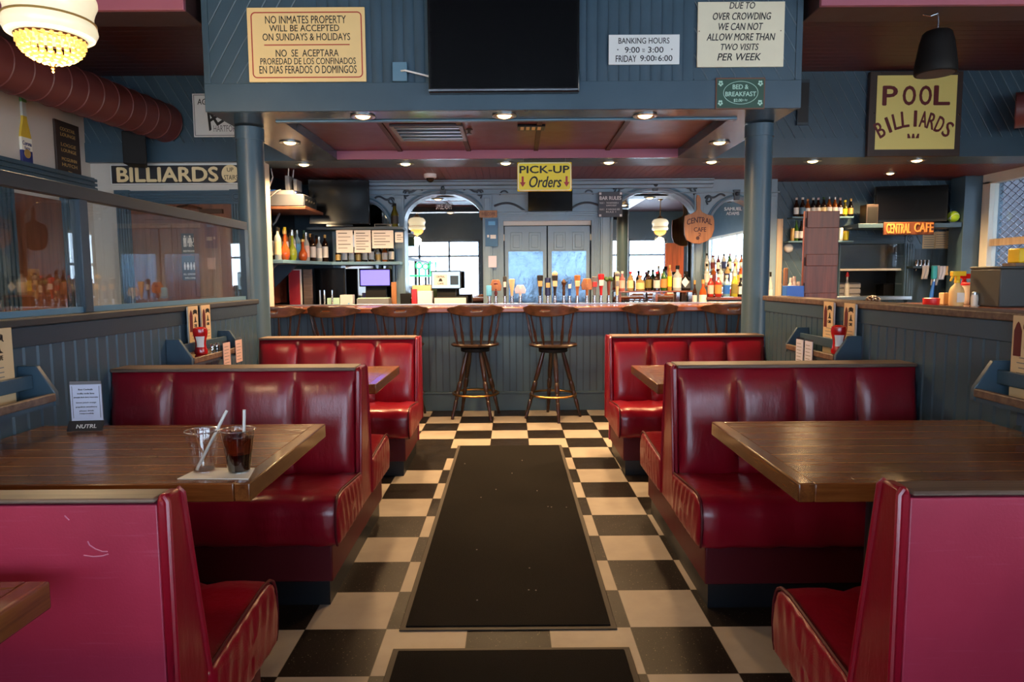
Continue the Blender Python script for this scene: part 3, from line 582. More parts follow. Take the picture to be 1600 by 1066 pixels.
# ------------------------------------------------------------ bar stools
def stool(label):
    o = thing('bar_stool', label, 'bar stool', (0, 0, 0), 0, 'wooden bar stools')
    b = B(); b.lathe([(.02, .672), (.17, .672), (.205, .68), (.212, .694), (.2, .706), (.15, .7), (.05, .694), (.001, .693)], 36, cap=False)
    for v in b.b.verts:                                    # saddle: wider than deep, arm stubs toward the back
        v.co.x *= 1.08
    b.build('seat', 'stool_wood', o)
    b = B(); b.lathe([(.13, .625), (.135, .63), (.135, .655), (.12, .671)], 32); b.build('swivel', 'black_plastic', o)
    for k in range(4):
        a = PI / 4 + k * PI / 2 - .3; c, s_ = math.cos(a), math.sin(a)
        b = B(); b.turned((.09 * c, .09 * s_, .632), (.262 * c, .262 * s_, 0), [(0, .016), (.12, .02), (.3, .022), (.42, .02), (.44, .014), (.46, .021), (.5, .023), (.58, .022), (.6, .015), (.62, .02), (.7, .018), (.72, .013), (.74, .019), (.85, .016), (.88, .012), (.9, .016), (1, .013)], 12)
        b.build('leg', 'stool_wood', o)
    R_ = .09 + (.262 - .09) * (.632 - .225) / .632 + .012
    b = B(); b.tube([(R_ * math.cos(k * 2 * PI / 40), R_ * math.sin(k * 2 * PI / 40), .225) for k in range(40)], .0105, 8, True); b.build('foot_ring', 'brass', o)
    # bow back toward the camera (-y)
    ra = .262; A = math.radians(74); nI, nJ = 48, 8; P = []
    for i in range(nI + 1):
        f_ = i / nI * 2 - 1; a = -PI / 2 + f_ * A; lower = .965 + .055 * abs(f_) ** 2.2; up = 1.068 - .02 * (1 - math.cos(f_ * PI)) * .5 + (.012 * math.exp(-((abs(f_) - .45) / .12) ** 2)) - .02 * max(0, abs(f_) - .8) * 5
        P.append([(ra * math.cos(a) * (1 + .03 * j / nJ), ra * math.sin(a) * .9 * (1 + .05 * j / nJ), lower + (up - lower) * j / nJ) for j in range(nJ + 1)])
    b = B(); b.grid(P, skip=lambda i, j: 21 <= i <= 26 and j == 4)
    rl = b.build('top_rail', 'stool_rail', o); md = rl.modifiers.new('thickness', 'SOLIDIFY'); md.thickness = .024; md.offset = 0
    for k in range(6):
        f_ = (k - 2.5) / 2.5 * .82; a = -PI / 2 + f_ * A; z1 = .967 + .055 * abs(f_) ** 2.2
        p0 = (.185 * 1.06 * math.cos(a), .185 * math.sin(a) + (.02 if abs(f_) < .5 else 0), .70); p1 = (ra * math.cos(a), ra * math.sin(a) * .9, z1 + .006)
        b = B(); b.turned(p0, p1, [(0, .009), (.15, .011), (.3, .016), (.36, .011), (.4, .015), (.48, .011), (.6, .009), (.85, .008), (1, .009)], 10); b.build('spindle', 'stool_wood', o)
    return o
st0 = stool('wooden bar stool before the red and blue taps, bench gap, nearer the door')
st0.location = (-.34, 6.42, 0); st0.rotation_euler.z = .12
for x, y, rz, lab in ((.39, 6.33, -.35, 'wooden bar stool in the bench gap, straight below the tap handles'), (-1.05, 6.42, .2, 'wooden bar stool directly before the terminal with the purple screen, half hidden by a bench'),
                      (-1.63, 6.42, -.2, 'wooden bar stool standing below the black monitor under the bottle shelf'), (-2.19, 6.42, .1, 'wooden bar stool half hidden by the door side column'),
                      (1.29, 6.42, .05, 'wooden bar stool in front of the rows of upturned glasses'), (2.04, 6.42, -.1, 'wooden bar stool half hidden by the column near the hanging cutting board')):
    dup(st0, (x, y, 0), rz, lab)
# ------------------------------------------------------------ back bar
YC = 8.2                                     # face of the carved back bar
def ux(u, Y=YC): return at(u, 400, Y).x
def vz(v, Y=YC, u=800): return at(u, v, Y).z
bb = thing('back_bar', 'carved blue back bar with arched mirrors behind the bar', 'back bar', (0, YC, 0))
def arch_pts(xc, w, z0, zs, n=20):           # opening outline, from low one side over the arch to the other side
    r = w / 2; h = zs[1] - zs[0]
    return [(xc - r, z0)] + [(xc - r * math.cos(PI * k / n), zs[0] + h * math.sin(PI * k / n)) for k in range(n + 1)] + [(xc + r, z0)]
zt_ = vz(286); ztop = ZS + .018; zlow = .9
bays = [(ux(546), ux(620), None), (ux(622), ux(768), (ux(694), ux(756) - ux(634), vz(345), vz(302))), (ux(768), ux(940), None), (ux(940), ux(1096), (ux(1022), ux(1080) - ux(951), vz(345), vz(299)))]
def arched_wall(x0, x1, xc, w, zs0, zs1, name, parent):
    b = B(); pts = arch_pts(xc, w, zlow, (zs0, zs1)); n = len(pts); y = 0
    # front face as a strip between the opening outline and the bay rectangle
    outer = []
    for k, (x, z) in enumerate(pts):
        if k == 0: outer.append((x0, zlow))
        elif k == n - 1: outer.append((x1, zlow))
        else:
            t_ = (k - 1) / (n - 3); 
            outer.append((x0, z) if k == 1 else (x1, z) if k == n - 2 else (x0 + (x1 - x0) * t_, ztop))
    A = b.verts([(x, 0, z) for x, z in pts]); O = b.verts([(x, 0, z) for x, z in outer]); D = b.verts([(x, .12, z) for x, z in pts])
    c0 = b.b.verts.new((x0, 0, ztop)); c1 = b.b.verts.new((x1, 0, ztop))
    for i in range(n - 1):
        if i == 1: b.face([A[1], A[2], O[2], c0, O[1]])
        elif i == n - 3: b.face([A[i], A[i + 1], O[i + 1], c1, O[i]])
        else: b.face([A[i], A[i + 1], O[i + 1], O[i]])
        b.face([A[i], D[i], D[i + 1], A[i + 1]], True)
    b.build(name, 'blue_backbar', parent, kind=None)
    # raised bead round the arch
    for r_, off, mm in ((.016, 0.022, 'blue_backbar'), (.009, .05, 'blue_light')):
        pp = arch_pts(xc, w + 2 * off, zlow, (zs0, zs1 + off)); b = B(); b.tube([(x, -.008, z) for x, z in pp], r_, 8); b.build('arch_bead', mm, parent)
    b = B(); b.prism([(xc - .03, zs1 - .01), (xc + .03, zs1 - .01), (xc + .04, zs1 + .11), (xc - .04, zs1 + .11)], 'y', -.035, 0); b.sphere((xc, -.04, zs1 + .06), .026); b.build('keystone', 'blue_dark', parent, bev=.003)
    for sg in (-1, 1):                         # scrolled appliqués
        cx_, cz_ = xc + sg * w * .36, zs1 + .04; b = B()
        b.tube([(cx_ + sg * .16 * (k / 14 - .5) * 1.2, -.012, cz_ + .02 * math.sin(k / 14 * 2 * PI)) for k in range(15)], .012, 6)
        b.tube([(cx_ + sg * (.1 + .035 * math.cos(k * .5)), -.012, cz_ - .03 + .035 * math.sin(k * .5)) for k in range(12)], .01, 6)
        b.tube([(cx_ + sg * .1, -.012, cz_ - .01), (cx_ + sg * .125, -.012, cz_ - .06), (cx_ + sg * .105, -.012, cz_ - .1)], .01, 6)
        b.build('carved_scroll', 'blue_dark', parent)
    b = B(); b.box(xc - w / 2 - .02, xc + w / 2 + .02, .122, .13, zlow, zs1 + .02); b.build('mirror', 'mirror', parent)
paint('blue_backbar', C(122, 146, 162), .34)
for x0, x1, a_ in bays:
    if a_: arched_wall(x0, x1, *a_, 'arched_panel', bb)
arched_wall(ux(1096), ux(1212), ux(1148), ux(1190) - ux(1106), vz(368), vz(314), 'arched_panel', bb)
arched_wall(ux(520), ux(622), ux(572), ux(612) - ux(532), vz(368), vz(314), 'arched_panel', bb)
b = B(); x0, x1 = ux(768), ux(940)             # centre bay over and beside the doors
dx0, dx1, dz1 = ux(787), ux(924), vz(345)
b.box(x0, dx0 - .001, 0, .12, zlow, ztop); b.box(dx1 + .001, x1, 0, .12, zlow, ztop); b.box(dx0 - .001, dx1 + .001, 0, .12, dz1, ztop); b.build('door_surround', 'blue_backbar', bb)
b = B()
for xa, xb in ((x0 + .02, dx0 - .01), (dx1 + .01, x1 - .02)):
    for k in range(4): c = xa + (xb - xa) * (k + .5) / 4; b.box(c - .007, c + .007, -.014, 0, zlow, dz1 + .03)
for k in range(4): b.box(x0 - .01, x1 + .01, -.012 - .008 * k, 0, dz1 + .035 + k * .022, dz1 + .052 + k * .022)
b.build('fluted_casing', 'blue_backbar', bb)
b = B()
for sg in (-1, 1):
    c = (x0 + x1) / 2
    b.tube([(c + sg * (.62 - .4 * k / 12), -.012, vz(322) - .09 * (k / 12) ** 2 + .05 * math.sin(k / 12 * PI)) for k in range(13)], .013, 6)
    b.tube([(c + sg * (.5 + .05 * math.cos(k * .45)), -.012, vz(305) + .05 * math.sin(k * .45)) for k in range(7)], .009, 6)
b.build('carved_scroll', 'blue_dark', bb)
b = B()                                        # cornice and pilasters
for k, (dz0, dz1_, dy) in enumerate(((-.10, -.06, .05), (-.058, -.02, .09), (-.018, 0, .12))): b.box(ux(575), ux(1110), -dy, 0, ztop + dz0, ztop + dz1_ - .0005)
b.box(ux(520), ux(1215), -.03, 0, ztop - .16, ztop - .145); b.build('cornice', 'blue_backbar', bb, bev=.004)
b = B()
for u in (626, 762, 945, 1090, 1204):
    b = B(); c = ux(u); b.box(c - .055, c + .055, -.03, 0, zlow, ztop - .165); b.box(c - .035, c + .035, -.042, -.03, zlow + .05, ztop - .2)
    b.build('pilaster', 'blue_backbar', bb, bev=.004)
b = B(); b.box(ux(520), ux(1215), -.55, -.001, .86, .9); b.box(ux(520), ux(1215), -.5, -.001, 0, .859); b.build('back_counter', 'bar_top_wood', bb, bev=.004)
b = B(); b.box(ux(1212) , ux(1221), -.02, .249, 0, vz(345)); b.build('end_post', 'pale_window_wood', bb)
# pair of doors in the middle
d_ = thing('kitchen_doors', 'pair of blue panelled doors with bright metal plates, centre of back bar', 'door', ((dx0 + dx1) / 2, YC + .05, 0))
hw = (dx1 - dx0) / 2
box('head_jamb', 'white_trim', (-hw, hw, .0, .06, vz(352), vz(345)), d_)
for sg in (-1, 1):
    xa, xb = sorted((sg * .008, sg * (hw - .012))); zd = vz(353)
    lf = box('door_leaf', 'blue_backbar', (xa, xb, .005, .045, .05, zd), d_, .003)
    for k in (0, 1):
        c = xa + (xb - xa) * (.28 + .44 * k); wpx = .07; b = B()
        b.box(c - wpx, c + wpx, -.004, .006, vz(391), vz(363)); b.box(c - wpx + .03, c + wpx - .03, -.014, .006, vz(387), vz(367)); b.build('raised_panel', 'blue_dark' if k == 2 else 'blue_backbar', lf, bev=.004)
    box('push_plate', 'hazy_mirror', (xa + .045, xb - .045, .0, .0049, .5, vz(393)), lf)
    b = B(); b.box(sg * (hw - .012), sg * (hw + .003), -.008, .03, vz(376), vz(366)); b.build('hinge', 'white_trim', lf)

# ------------------------------------------------------------ recessed lamps
def downlight(label, x, y, z, e=82, r=.085):
    o = thing('ceiling_light', label, 'ceiling light', (x, y, z), 0, 'round recessed ceiling lights')
    b = B(); b.lathe([(r, -.0005), (r, -.008), (r * .84, -.012), (r * .66, -.006), (r * .62, -.0005)], 32, cap=False); b.build('trim_ring', 'steel', o)
    b = B(); b.lathe([(r * .6, -.001), (r * .5, -.012), (r * .25, -.02), (.001, -.022)], 24); b.build('bulb', 'lamp_bulb', o)
    l = bpy.data.lights.new('lamp', 'SPOT'); l.energy = e; l.color = (1, .63, .3); l.spot_size = math.radians(152); l.spot_blend = .7; l.shadow_soft_size = .05
    lo = bpy.data.objects.new('lamp', l); COL.objects.link(lo); lo.parent = o; lo.location = (0, 0, -.03)
for lab, u, v in (('front row above the no inmates sign side, between sign and television', 567, 181), ('front row directly below the big television', 788, 180), ('front row below the banking hours sign', 1008, 180)): p = atz(u, v, ZS); downlight('recessed lamp, ' + lab, p.x, p.y, ZS - .001)
for lab, u, v in (('alone beside the door side column', 453, 222), ('alone beside the bed and breakfast side column', 1124, 222)): p = atz(u, v, ZS); downlight('recessed lamp ' + lab, p.x, p.y, ZS - .001)
for lab, u in (('back row, above the receiver shelf', 468), ('back row, over the security camera', 631), ('back row, at the pick-up sign', 790), ('back row, above the bar rules sign', 952), ('back row, next to the thick column', 1111)):
    p = atz(u, 252.5, ZS); downlight('recessed lamp, ' + lab, p.x, 6.83, ZS - .001, e=100)
for lab, u in (('header row, between column and pool sign', 1270), ('header row, below the pool billiards sign', 1429)): p = atz(u, 251, ZS); downlight('recessed lamp, ' + lab, p.x, 6.83, ZS - .001, e=160)
p = atz(1391, 270, ZS + .02); downlight('small recessed lamp behind the header, above the television by the window', p.x, p.y, ZS + .019, e=120, r=.07)
# pendants
def pendant(label, x, y, e=45):
    z0 = 2.325; o = thing('pendant_lamp', label, 'pendant lamp', (x, y, 0), 0, 'opal pendant lamps')
    b = B(); b.lathe([(.06, ZC - .001), (.06, ZC - .03), (.012, ZC - .05), (.012, z0 + .5), (.03, z0 + .49), (.075, z0 + .45), (.085, z0 + .425)], 24); b.build('hanger', 'brass', o)
    b = B(); b.lathe([(.085, z0 + .43), (.15, z0 + .415), (.19, z0 + .375), (.203, z0 + .335), (.203, z0 + .315), (.192, z0 + .29), (.184, z0 + .262), (.184, z0 + .235), (.197, z0 + .205), (.2, z0 + .185), (.185, z0 + .155), (.142, z0 + .14)], 48, cap=False); b.build('lamp_shade', 'opal_glass', o)
    b = B(); b.tube([(.192 * math.cos(k * 2 * PI / 40), .192 * math.sin(k * 2 * PI / 40), z0 + .222) for k in range(40)], .006, 6, True); b.build('shade_band', 'gold', o)
    b = B(); b.lathe([(.15, z0 + .15), (.152, z0 + .142), (.14, z0 + .136)], 40, cap=False); b.build('collar', 'bronze', o)
    b = B(); n = 8
    for i in range(n):
        a0 = PI / 2 * i / n; R_ = .14 * math.cos(a0); z = z0 + .137 - .105 * math.sin(a0); k2 = max(6, int(26 * math.cos(a0)))
        for k in range(k2):
            a = (k + .5 * (i % 2)) * 2 * PI / k2; b.sphere((R_ * math.cos(a), R_ * math.sin(a), z), .0135 if i else .012, 6)
    b.build('crystal_bowl', 'crystal_glass', o)
    b = B(); b.lathe([(.001, -.0), (.008, .006), (.004, .012), (.01, .02), (.004, .028), (.012, .036), (.02, .044), (.001, .05)], 12, (0, 0, z0 - .018)); b.build('finial', 'brass', o)
    l = bpy.data.lights.new('lamp', 'POINT'); l.energy = e; l.color = (1, .74, .42); l.shadow_soft_size = .09
    lo = bpy.data.objects.new('lamp', l); COL.objects.link(lo); lo.parent = o; lo.location = (0, 0, z0 - .12)
    return o
pendant('glowing opal glass pendant lamp with beaded crystal bowl, hanging below the duct', -2.2, 3.4, 22)
pendant('opal pendant lamp out of frame seen only in the arched mirror', -2.2, .4, 30); pendant('opal pendant lamp near the street windows seen small in the mirror', 3.7, -.4, 32); pendant('added opal pendant lamp, unseen, for light at the window side', 3.9, 2.4, 32)  # the last pendant is unseen, added for extra light
# ducts
def duct(label, pts, r):
    o = thing('air_duct', label, 'duct', (0, 0, 0), 0, 'dark red air ducts'); b = B(); P = [Vector(p) for p in pts]; L = (P[1] - P[0]).length; n = int(L / .16); prof = []
    for k in range(n + 1): t = k / n; prof += [(max(0, t - .009 / L), r), (max(0, t - .004 / L), r + .006), (min(1, t + .004 / L), r + .006), (min(1, t + .009 / L), r)]
    prof = [(0, r * .9), (0, r)] + prof[2:] ; b.turned(P[0], P[1], prof, 36); b.build('pipe', 'duct_red', o, sharp=20)
duct('dark red spiral duct running along the pale wall above the wall speaker', [(-3.62, 3.95, 2.80), (-3.27, YH - .02, 2.80)], .175)
duct('short dark red duct end entering beside the pool billiards sign', [(4.55, 6.3, 2.78), (5.36, 5.72, 2.78)], .155)
# ------------------------------------------------------------ signs and screens on the header
S = Sign('wall_sign', 'yellow no inmates property sign with red border, top of the header', 'sign', (386, 13, 573, 128), YF - .0225, .012, 'tan_sign')
S.frame((392, 20, 568, 122), .007, 'sign_red', rad=.03)
for st, q in (('NO INMATES PROPERTY', (415, 26, 543, 38)), ('WILL BE ACCEPTED', (421, 40, 532, 50)), ('ON SUNDAYS & HOLIDAYS', (410, 53, 549, 64)), ('NO  SE  ACEPTARA', (430, 78, 530, 89)), ('PROREDAD DE LOS CONFINADOS', (405, 91, 557, 101)), ('EN DIAS FERADOS O DOMINGOS', (403, 103, 558, 115))): S.line(st, q, bold=.004)
S.bar((412, 70, 548, 71.5), 'sign_red')
S = Sign('wall_sign', 'small white banking hours sign beside the big television', 'sign', (951, 55, 1061, 101), YF - .0225, .008, 'pale_sign')
S.line('BANKING HOURS', (966, 60, 1045, 69), bold=.006); S.line('9:00', (976, 74, 999, 83), bold=.01); S.line('to', (1003, 76, 1007, 82)); S.line('3:00', (1012, 74, 1036, 83), bold=.01); S.line('FRIDAY', (962, 87, 994, 97), bold=.008); S.line('9:00', (1000, 87, 1022, 96), bold=.01); S.line('to', (1022, 88, 1026, 95)); S.line('6:00', (1028, 87, 1050, 96), bold=.01)
for u in (965, 1049): S.line('.', (u - 1, 77, u + 1, 79))
S = Sign('wall_sign', 'cream over crowding sign with slanted black lettering', 'sign', (1090, 4, 1223, 105), YF - .0225, .012, 'ivory_sign')
for st, q in (('DUE TO', (1138, 5, 1177, 15)), ('OVER CROWDING', (1113, 21, 1202, 32)), ('WE CAN NOT', (1122, 37, 1190, 48)), ('ALLOW MORE THAN', (1104, 53, 1209, 64)), ('TWO VISITS', (1126, 69, 1184, 79)), ('PER WEEK', (1121, 84, 1188, 95))): S.line(st, q, shear=.22, bold=.012)
for u in (1092.5, 1217.5): S.bar((u - .8, 48.5, u + .8, 50), 'rust', 'screw')
S = Sign('wall_sign', 'dark green bed and breakfast sign with rusty border', 'sign', (1118, 122, 1194, 171), YF - .0225, .008, 'rust')
S.bar((1120, 124.5, 1192, 169), 'green_sign', 'panel', .002); S.d += .002
x0, z0 = S.xz(1130, 163); x1, z1 = S.xz(1183, 128); b = B(); cx_, cz_, a_, c_ = (x0 + x1) / 2, (z0 + z1) / 2, (x1 - x0) / 2, (z1 - z0) / 2
b.tube([(cx_ + a_ * math.cos(k * PI / 24), -S.d, cz_ + c_ * math.sin(k * PI / 24)) for k in range(48)], .0022, 4, True); b.build('oval_line', 'mint', S.o)
S.line('BED &', (1144, 133, 1168, 140), 'mint', bold=.02); S.line('BREAKFAST', (1133, 144, 1180, 151), 'mint', bold=.02); S.line('$2.00', (1146, 155, 1159, 160), 'mint', bold=.02); S.line('a day', (1160, 155, 1167, 159), 'mint')
for u, v in ((1122, 126), (1183, 126), (1122, 156), (1183, 156)):
    b = B()
    for k in range(5):
        x, z = S.xz(u + 3.5 + 2.4 * math.cos(k * 1.26 + .3), v + 5 + 3 * math.sin(k * 1.26 + .3)); b.turned((x, -S.d + .0004, z), (x, -S.d - .001, z), [(0, .008), (1, .006)], 6)
    b.build('corner_flower', 'mint', S.o)
def tv(name, label, r, Y, depth, mat='screen_black', rz=0, bezel=.018, foot=True, group=None):
    S = Sign(name, label, 'television', r, Y, depth, 'black_gloss', .006, rz, group); S.board.name = 'case'
    box('screen', mat, (-S.w / 2 + bezel, S.w / 2 - bezel, -S.d - .001, -S.d + .001, bezel * 1.6, S.h - bezel), S.o); return S
S = tv('television', 'big black television hanging on the header between the signs', (668, -48, 904, 147), YF - .03, .06)
S.bar((668, 142.2, 902, 144.6), 'chrome', 'lower_strip', .002)
box('wall_bracket', 'black_plastic', (-.2, .2, -.004, .012, .2, .45), S.o)
S = Sign('outlet_box', 'blue painted outlet box with white cord beside the television', 'outlet box', (614, 99, 637, 128.5), YF - .0225, .03, 'blue_light', .003)
x, z = S.xz(628, 113); b = B(); b.tube([(x, -.03, z), (x + .03, -.06, z - .005), (x + .1, -.05, z - .02), (x + .2, -.03, z - .04)], .006); b.build('cord', 'white', S.o)
# header sides
S = Sign('wall_sign', 'pool billiards sign, maroon letters on yellow glass, dark frame', 'sign', (1356, 114, 1494, 245), YH - .014, .05, 'frame_brown', .006)
S.bar((1366.5, 120.5, 1485, 234.5), 'pool_yellow', 'glass_face', .003); S.d += .003
for ch, u, w_ in (('P', 1386, 21), ('O', 1414.5, 18), ('O', 1438.5, 17), ('L', 1463, 23)): S.line(ch, (u - w_ / 2, 137, u + w_ / 2, 166), 'maroon', bold=.03)
n_ = 'BILLIARDS'
for k, ch in enumerate(n_):
    f_ = (k - 4) / 4; u = 1423 + 49 * f_ + (2 if k > 3 else -1); v = 187 + 17 * f_ * f_; wch = 4 if ch == 'I' else 11
    x, z = S.xz(u, v); e = text(ch, 0, 0, wch / 118 * .72, .145, 'maroon', S.o, 0, bold=.02); e.location = (x, -S.d - .0005, z); e.rotation_euler = (0, f_ * .52, 0)
for u, rr in ((1417, -.5), (1423, 0), (1429, .5)): x, z = S.xz(u, 214); b = B(); b.prism([(x - .016, z - .02), (x + .016, z - .02), (x + .008 + rr * .02, z + .022), (x - .008 + rr * .02, z + .022)], 'y', -S.d - .001, -S.d + .0004); b.build('leaf_mark', 'maroon', S.o)
for u, v in ((1372, 117), (1486, 117), (1363, 178), (1490, 181)): x, z = S.xz(u, v); b = B(); b.turned((x, -.05, z), (x, -.056, z), [(0, .008), (1, .005)], 10); b.build('screw', 'chrome', S.o)
S = Sign('vent_grille', 'dark vent grille on the header behind the bed and breakfast sign', 'vent', (1246, 125, 1262, 196), YH - .014, .02, 'blue_dark')
S.bar((1247, 130, 1261, 192), 'black_base', 'opening')
S = Sign('wall_sign', 'pale tin insurance agency sign half hidden behind the column', 'sign', (301, 147, 425, 214), YH - .014, .015, 'pale_sign')
S.frame((303, 149, 423, 212), .006, 'grey_plastic'); S.line('AGENT', (309, 155, 343, 164), shear=.1, bold=.01); S.line('HARTFORD CONN', (333, 196, 400, 206), 'ink_soft'); x, z = S.xz(334, 186)
e = text('\u00c6TNA', 0, 0, .56, .15, 'ink', S.o, 0, bold=.02); e.location = (x + .155, -S.d - .0005, z + .1); e.rotation_euler = (0, -.55, 0)
S = Sign('wall_sign', 'long black billiards upstairs sign above the restroom door', 'sign', (175, 258, 392, 288), YD - .001, .035, 'pale_sign', .004)
S.bar((177, 260, 390, 286.5), 'sign_black', 'face', .003); S.d += .003; S.line('BILLIARDS', (186, 263, 343, 284), 'cream_sign', bold=.045)
x, z = S.xz(363, 273); b = B(); b.turned((x, -S.d + .001, z), (x, -S.d - .002, z), [(0, .085), (1, .085)], 36); b.build('disc', 'cream_sign', S.o); S.d += .002; S.line('UP', (358, 264, 368, 270)); S.line('STAIRS', (353, 275, 374, 282))
# restroom signs on the door
S = Sign('door_sign', 'dark restroom sign with white figures on the wooden door', 'sign', (283, 365, 309, 397), YD - .007, .006, 'slate')
def figure(S, u, v, h, skirt):
    x, z = S.xz(u, v); k = h; b = B(); y0, y1 = -S.d - .0015, -S.d + .0003
    b.turned((x, y1, z + .42 * k), (x, y0, z + .42 * k), [(0, .09 * k), (1, .09 * k)], 14)
    b.prism([(x - .13 * k, z + .3 * k), (x + .13 * k, z + .3 * k), (x + (.2 if skirt else .12) * k, z - .15 * k), (x - (.2 if skirt else .12) * k, z - .15 * k)], 'y', y0, y1)
    for q in (-1, 1): b.box(x + q * .07 * k - .045 * k, x + q * .07 * k + .045 * k, y0, y1, z - .5 * k, z - .14 * k)
    b.build('figure', 'white', S.o)
figure(S, 289, 377, .11, False); figure(S, 297.5, 377, .11, True); S.bar((292.7, 369, 293.3, 385), 'white', 'divider')
x, z = S.xz(304.5, 379); b = B(); b.tube([(x + .022 * math.cos(k * PI / 8), -S.d - .001, z - .015 + .022 * math.sin(k * PI / 8)) for k in range(16)], .003, 4, True); b.tube([(x - .005, -S.d - .001, z + .045), (x - .002, -S.d - .001, z + .005), (x + .02, -S.d - .001, z + .0)], .005, 5); b.build('wheelchair_mark', 'white', S.o)
S.line('RESTROOM', (286, 391, 306, 394), 'white', bold=.02)
S = Sign('door_sign', 'dark lower sign on the wooden door, glare across it', 'sign', (284, 400, 311, 438), YD - .007, .006, 'slate')
for k in range(4): figure(S, 289 + k * 5.3, 416, .07, k % 2)
S.line('ALL GENDERS', (286, 427, 308, 430), 'white'); S.line('WELCOME', (288, 433, 306, 436), 'white')
# pale side wall: bottle sign and lounge plaque
def side(o): o.rotation_euler = (0, 0, PI / 2)       # local -y faces into the room (+x)
zb_, zt2 = atx(37, 264, XL).z, atx(31, 151, XL).z; yb_ = atx(36, 200, XL).y; h = zt2 - zb_; r0 = h * .105
o = thing('bottle_sign', 'beer bottle shaped sign with blue label on the pale wall', 'sign', (XL + .002, yb_, zb_)); side(o)
pr = [(0, 0), (.9, 0), (1, .03), (1, .42), (.96, .47), (.7, .58), (.46, .66), (.4, .72), (.38, .93), (.46, .935), (.46, 1), (0, 1)]
def strip(f0, f1, name, mat, th):
    lo = [(w_, z) for w_, z in pr[1:-1]]; pts = []
    def wid(z):
        for (w0, z0), (w1, z1) in zip(lo, lo[1:]):
            if z0 <= z <= z1 and z1 > z0: return w0 + (w1 - w0) * (z - z0) / (z1 - z0)
        return lo[-1][0]
    zs = [f0 + (f1 - f0) * k / 14 for k in range(15)]; poly = [(wid(z) * r0, z * h) for z in zs] + [(-wid(z) * r0, z * h) for z in zs[::-1]]
    b = B(); b.prism(poly, 'y', -th, 0); b.build(name, mat, o, bev=.002)
plain('amber_card', C(206, 172, 60), .35, var=.1); plain('label_blue', C(44, 52, 112), .4); plain('label_white', C(226, 222, 206), .5); plain('neck_clear', C(186, 196, 196), .3); plain('cap_green', C(90, 140, 80), .4)
strip(0, .04, 'base_band', 'gold', .02); strip(.04, .26, 'blue_label', 'label_blue', .021); strip(.26, .44, 'white_label', 'label_white', .022); strip(.44, .74, 'body', 'amber_card', .02); strip(.74, .93, 'neck', 'neck_clear', .02); strip(.93, 1, 'cap', 'cap_green', .024)
text('Corona', 0, .36 * h, r0 * 1.7, h * .06, 'label_blue', o, -.0226, bold=.02); text('Extra', 0, .295 * h, r0 * 1.0, h * .04, 'label_blue', o, -.0226, bold=.02); b = B(); b.turned((0, -.021, .22 * h), (0, -.0235, .22 * h), [(0, r0 * .62), (1, r0 * .58)], 20); b.build('crest', 'gold', o)
za, zb2 = atx(101, 277, XL).z, atx(101, 192, XL).z; ya, yb2 = atx(84, 230, XL).y, atx(121, 230, XL).y
o = thing('wall_plaque', 'dark brown lounge plaque with gold lettering on the pale wall', 'sign', (XL + .002, (ya + yb2) / 2, za)); side(o); w_ = yb2 - ya; h = zb2 - za
box('board', 'frame_brown', (-w_ / 2, w_ / 2, -.022, 0, 0, h), o, .004)
for st, f_ in (('COCKTAIL', .86), ('LOUNGE', .76), ('LOGGE', .58), ('LOUNGE', .48), ('MCGUINN', .32), ('HUTCH', .22)): text(st, 0, h * f_, w_ * .62, h * .06, 'gold', o, -.0225, bold=.01)
b = B(); b.prism([(-.03, h * .12), (.02, h * .06), (.03, h * .11)], 'y', -.0235, -.021); b.build('arrow', 'gold', o)
# speakers
p0, p1 = at(177, 198, YH - .25), at(214, 257, YH - .25); o = thing('box_speaker', 'black box speaker on a bracket over the billiards upstairs sign', 'speaker', ((p0.x + p1.x) / 2, YH - .012, p1.z), .35)
w_, h = p1.x - p0.x, p0.z - p1.z
b = B(); b.prism([(-w_ / 2, -.28), (w_ / 2, -.28), (w_ * .36, -.06), (-w_ * .36, -.06)], 'z', 0, h * .86); b.build('cabinet', 'black_plastic', o, bev=.008)
box('grille', 'black_plastic', (-w_ / 2 + .012, w_ / 2 - .012, -.284, -.279, .015, h * .84), o); box('bracket', 'black_plastic', (-.07, .07, -.17, -.0, h * .861, h), o, .004)
b = B(); b.tube([(.07, -.1, h * .95), (.15, -.06, h * 1.0)], .008); b.build('cable', 'grey_plastic', o)
o = thing('hanging_speaker', 'black bell shaped speaker hanging on a cable before the pool sign', 'speaker', (2.86, 4.72, 0)); zb_ = 2.655
b = B(); b.lathe([(.125, zb_), (.13, zb_ + .01), (.127, zb_ + .06), (.105, zb_ + .2), (.088, zb_ + .262), (.075, zb_ + .274)], 36); b.build('shell', 'black_plastic', o)
b = B(); b.lathe([(.112, zb_ - .003), (.09, zb_ + .0), (.02, zb_ - .001)], 32); b.build('grille', 'charcoal', o)
b = B(); b.tube([(0, 0, zb_ + .27), (.004, 0, zb_ + .33), (-.003, 0, 3.05)], .006); b.tube([(-.003, 0, 3.047), (-.05, 0, 3.03), (-.09, .02, 3.045)], .006); b.build('cable', 'chrome', o)
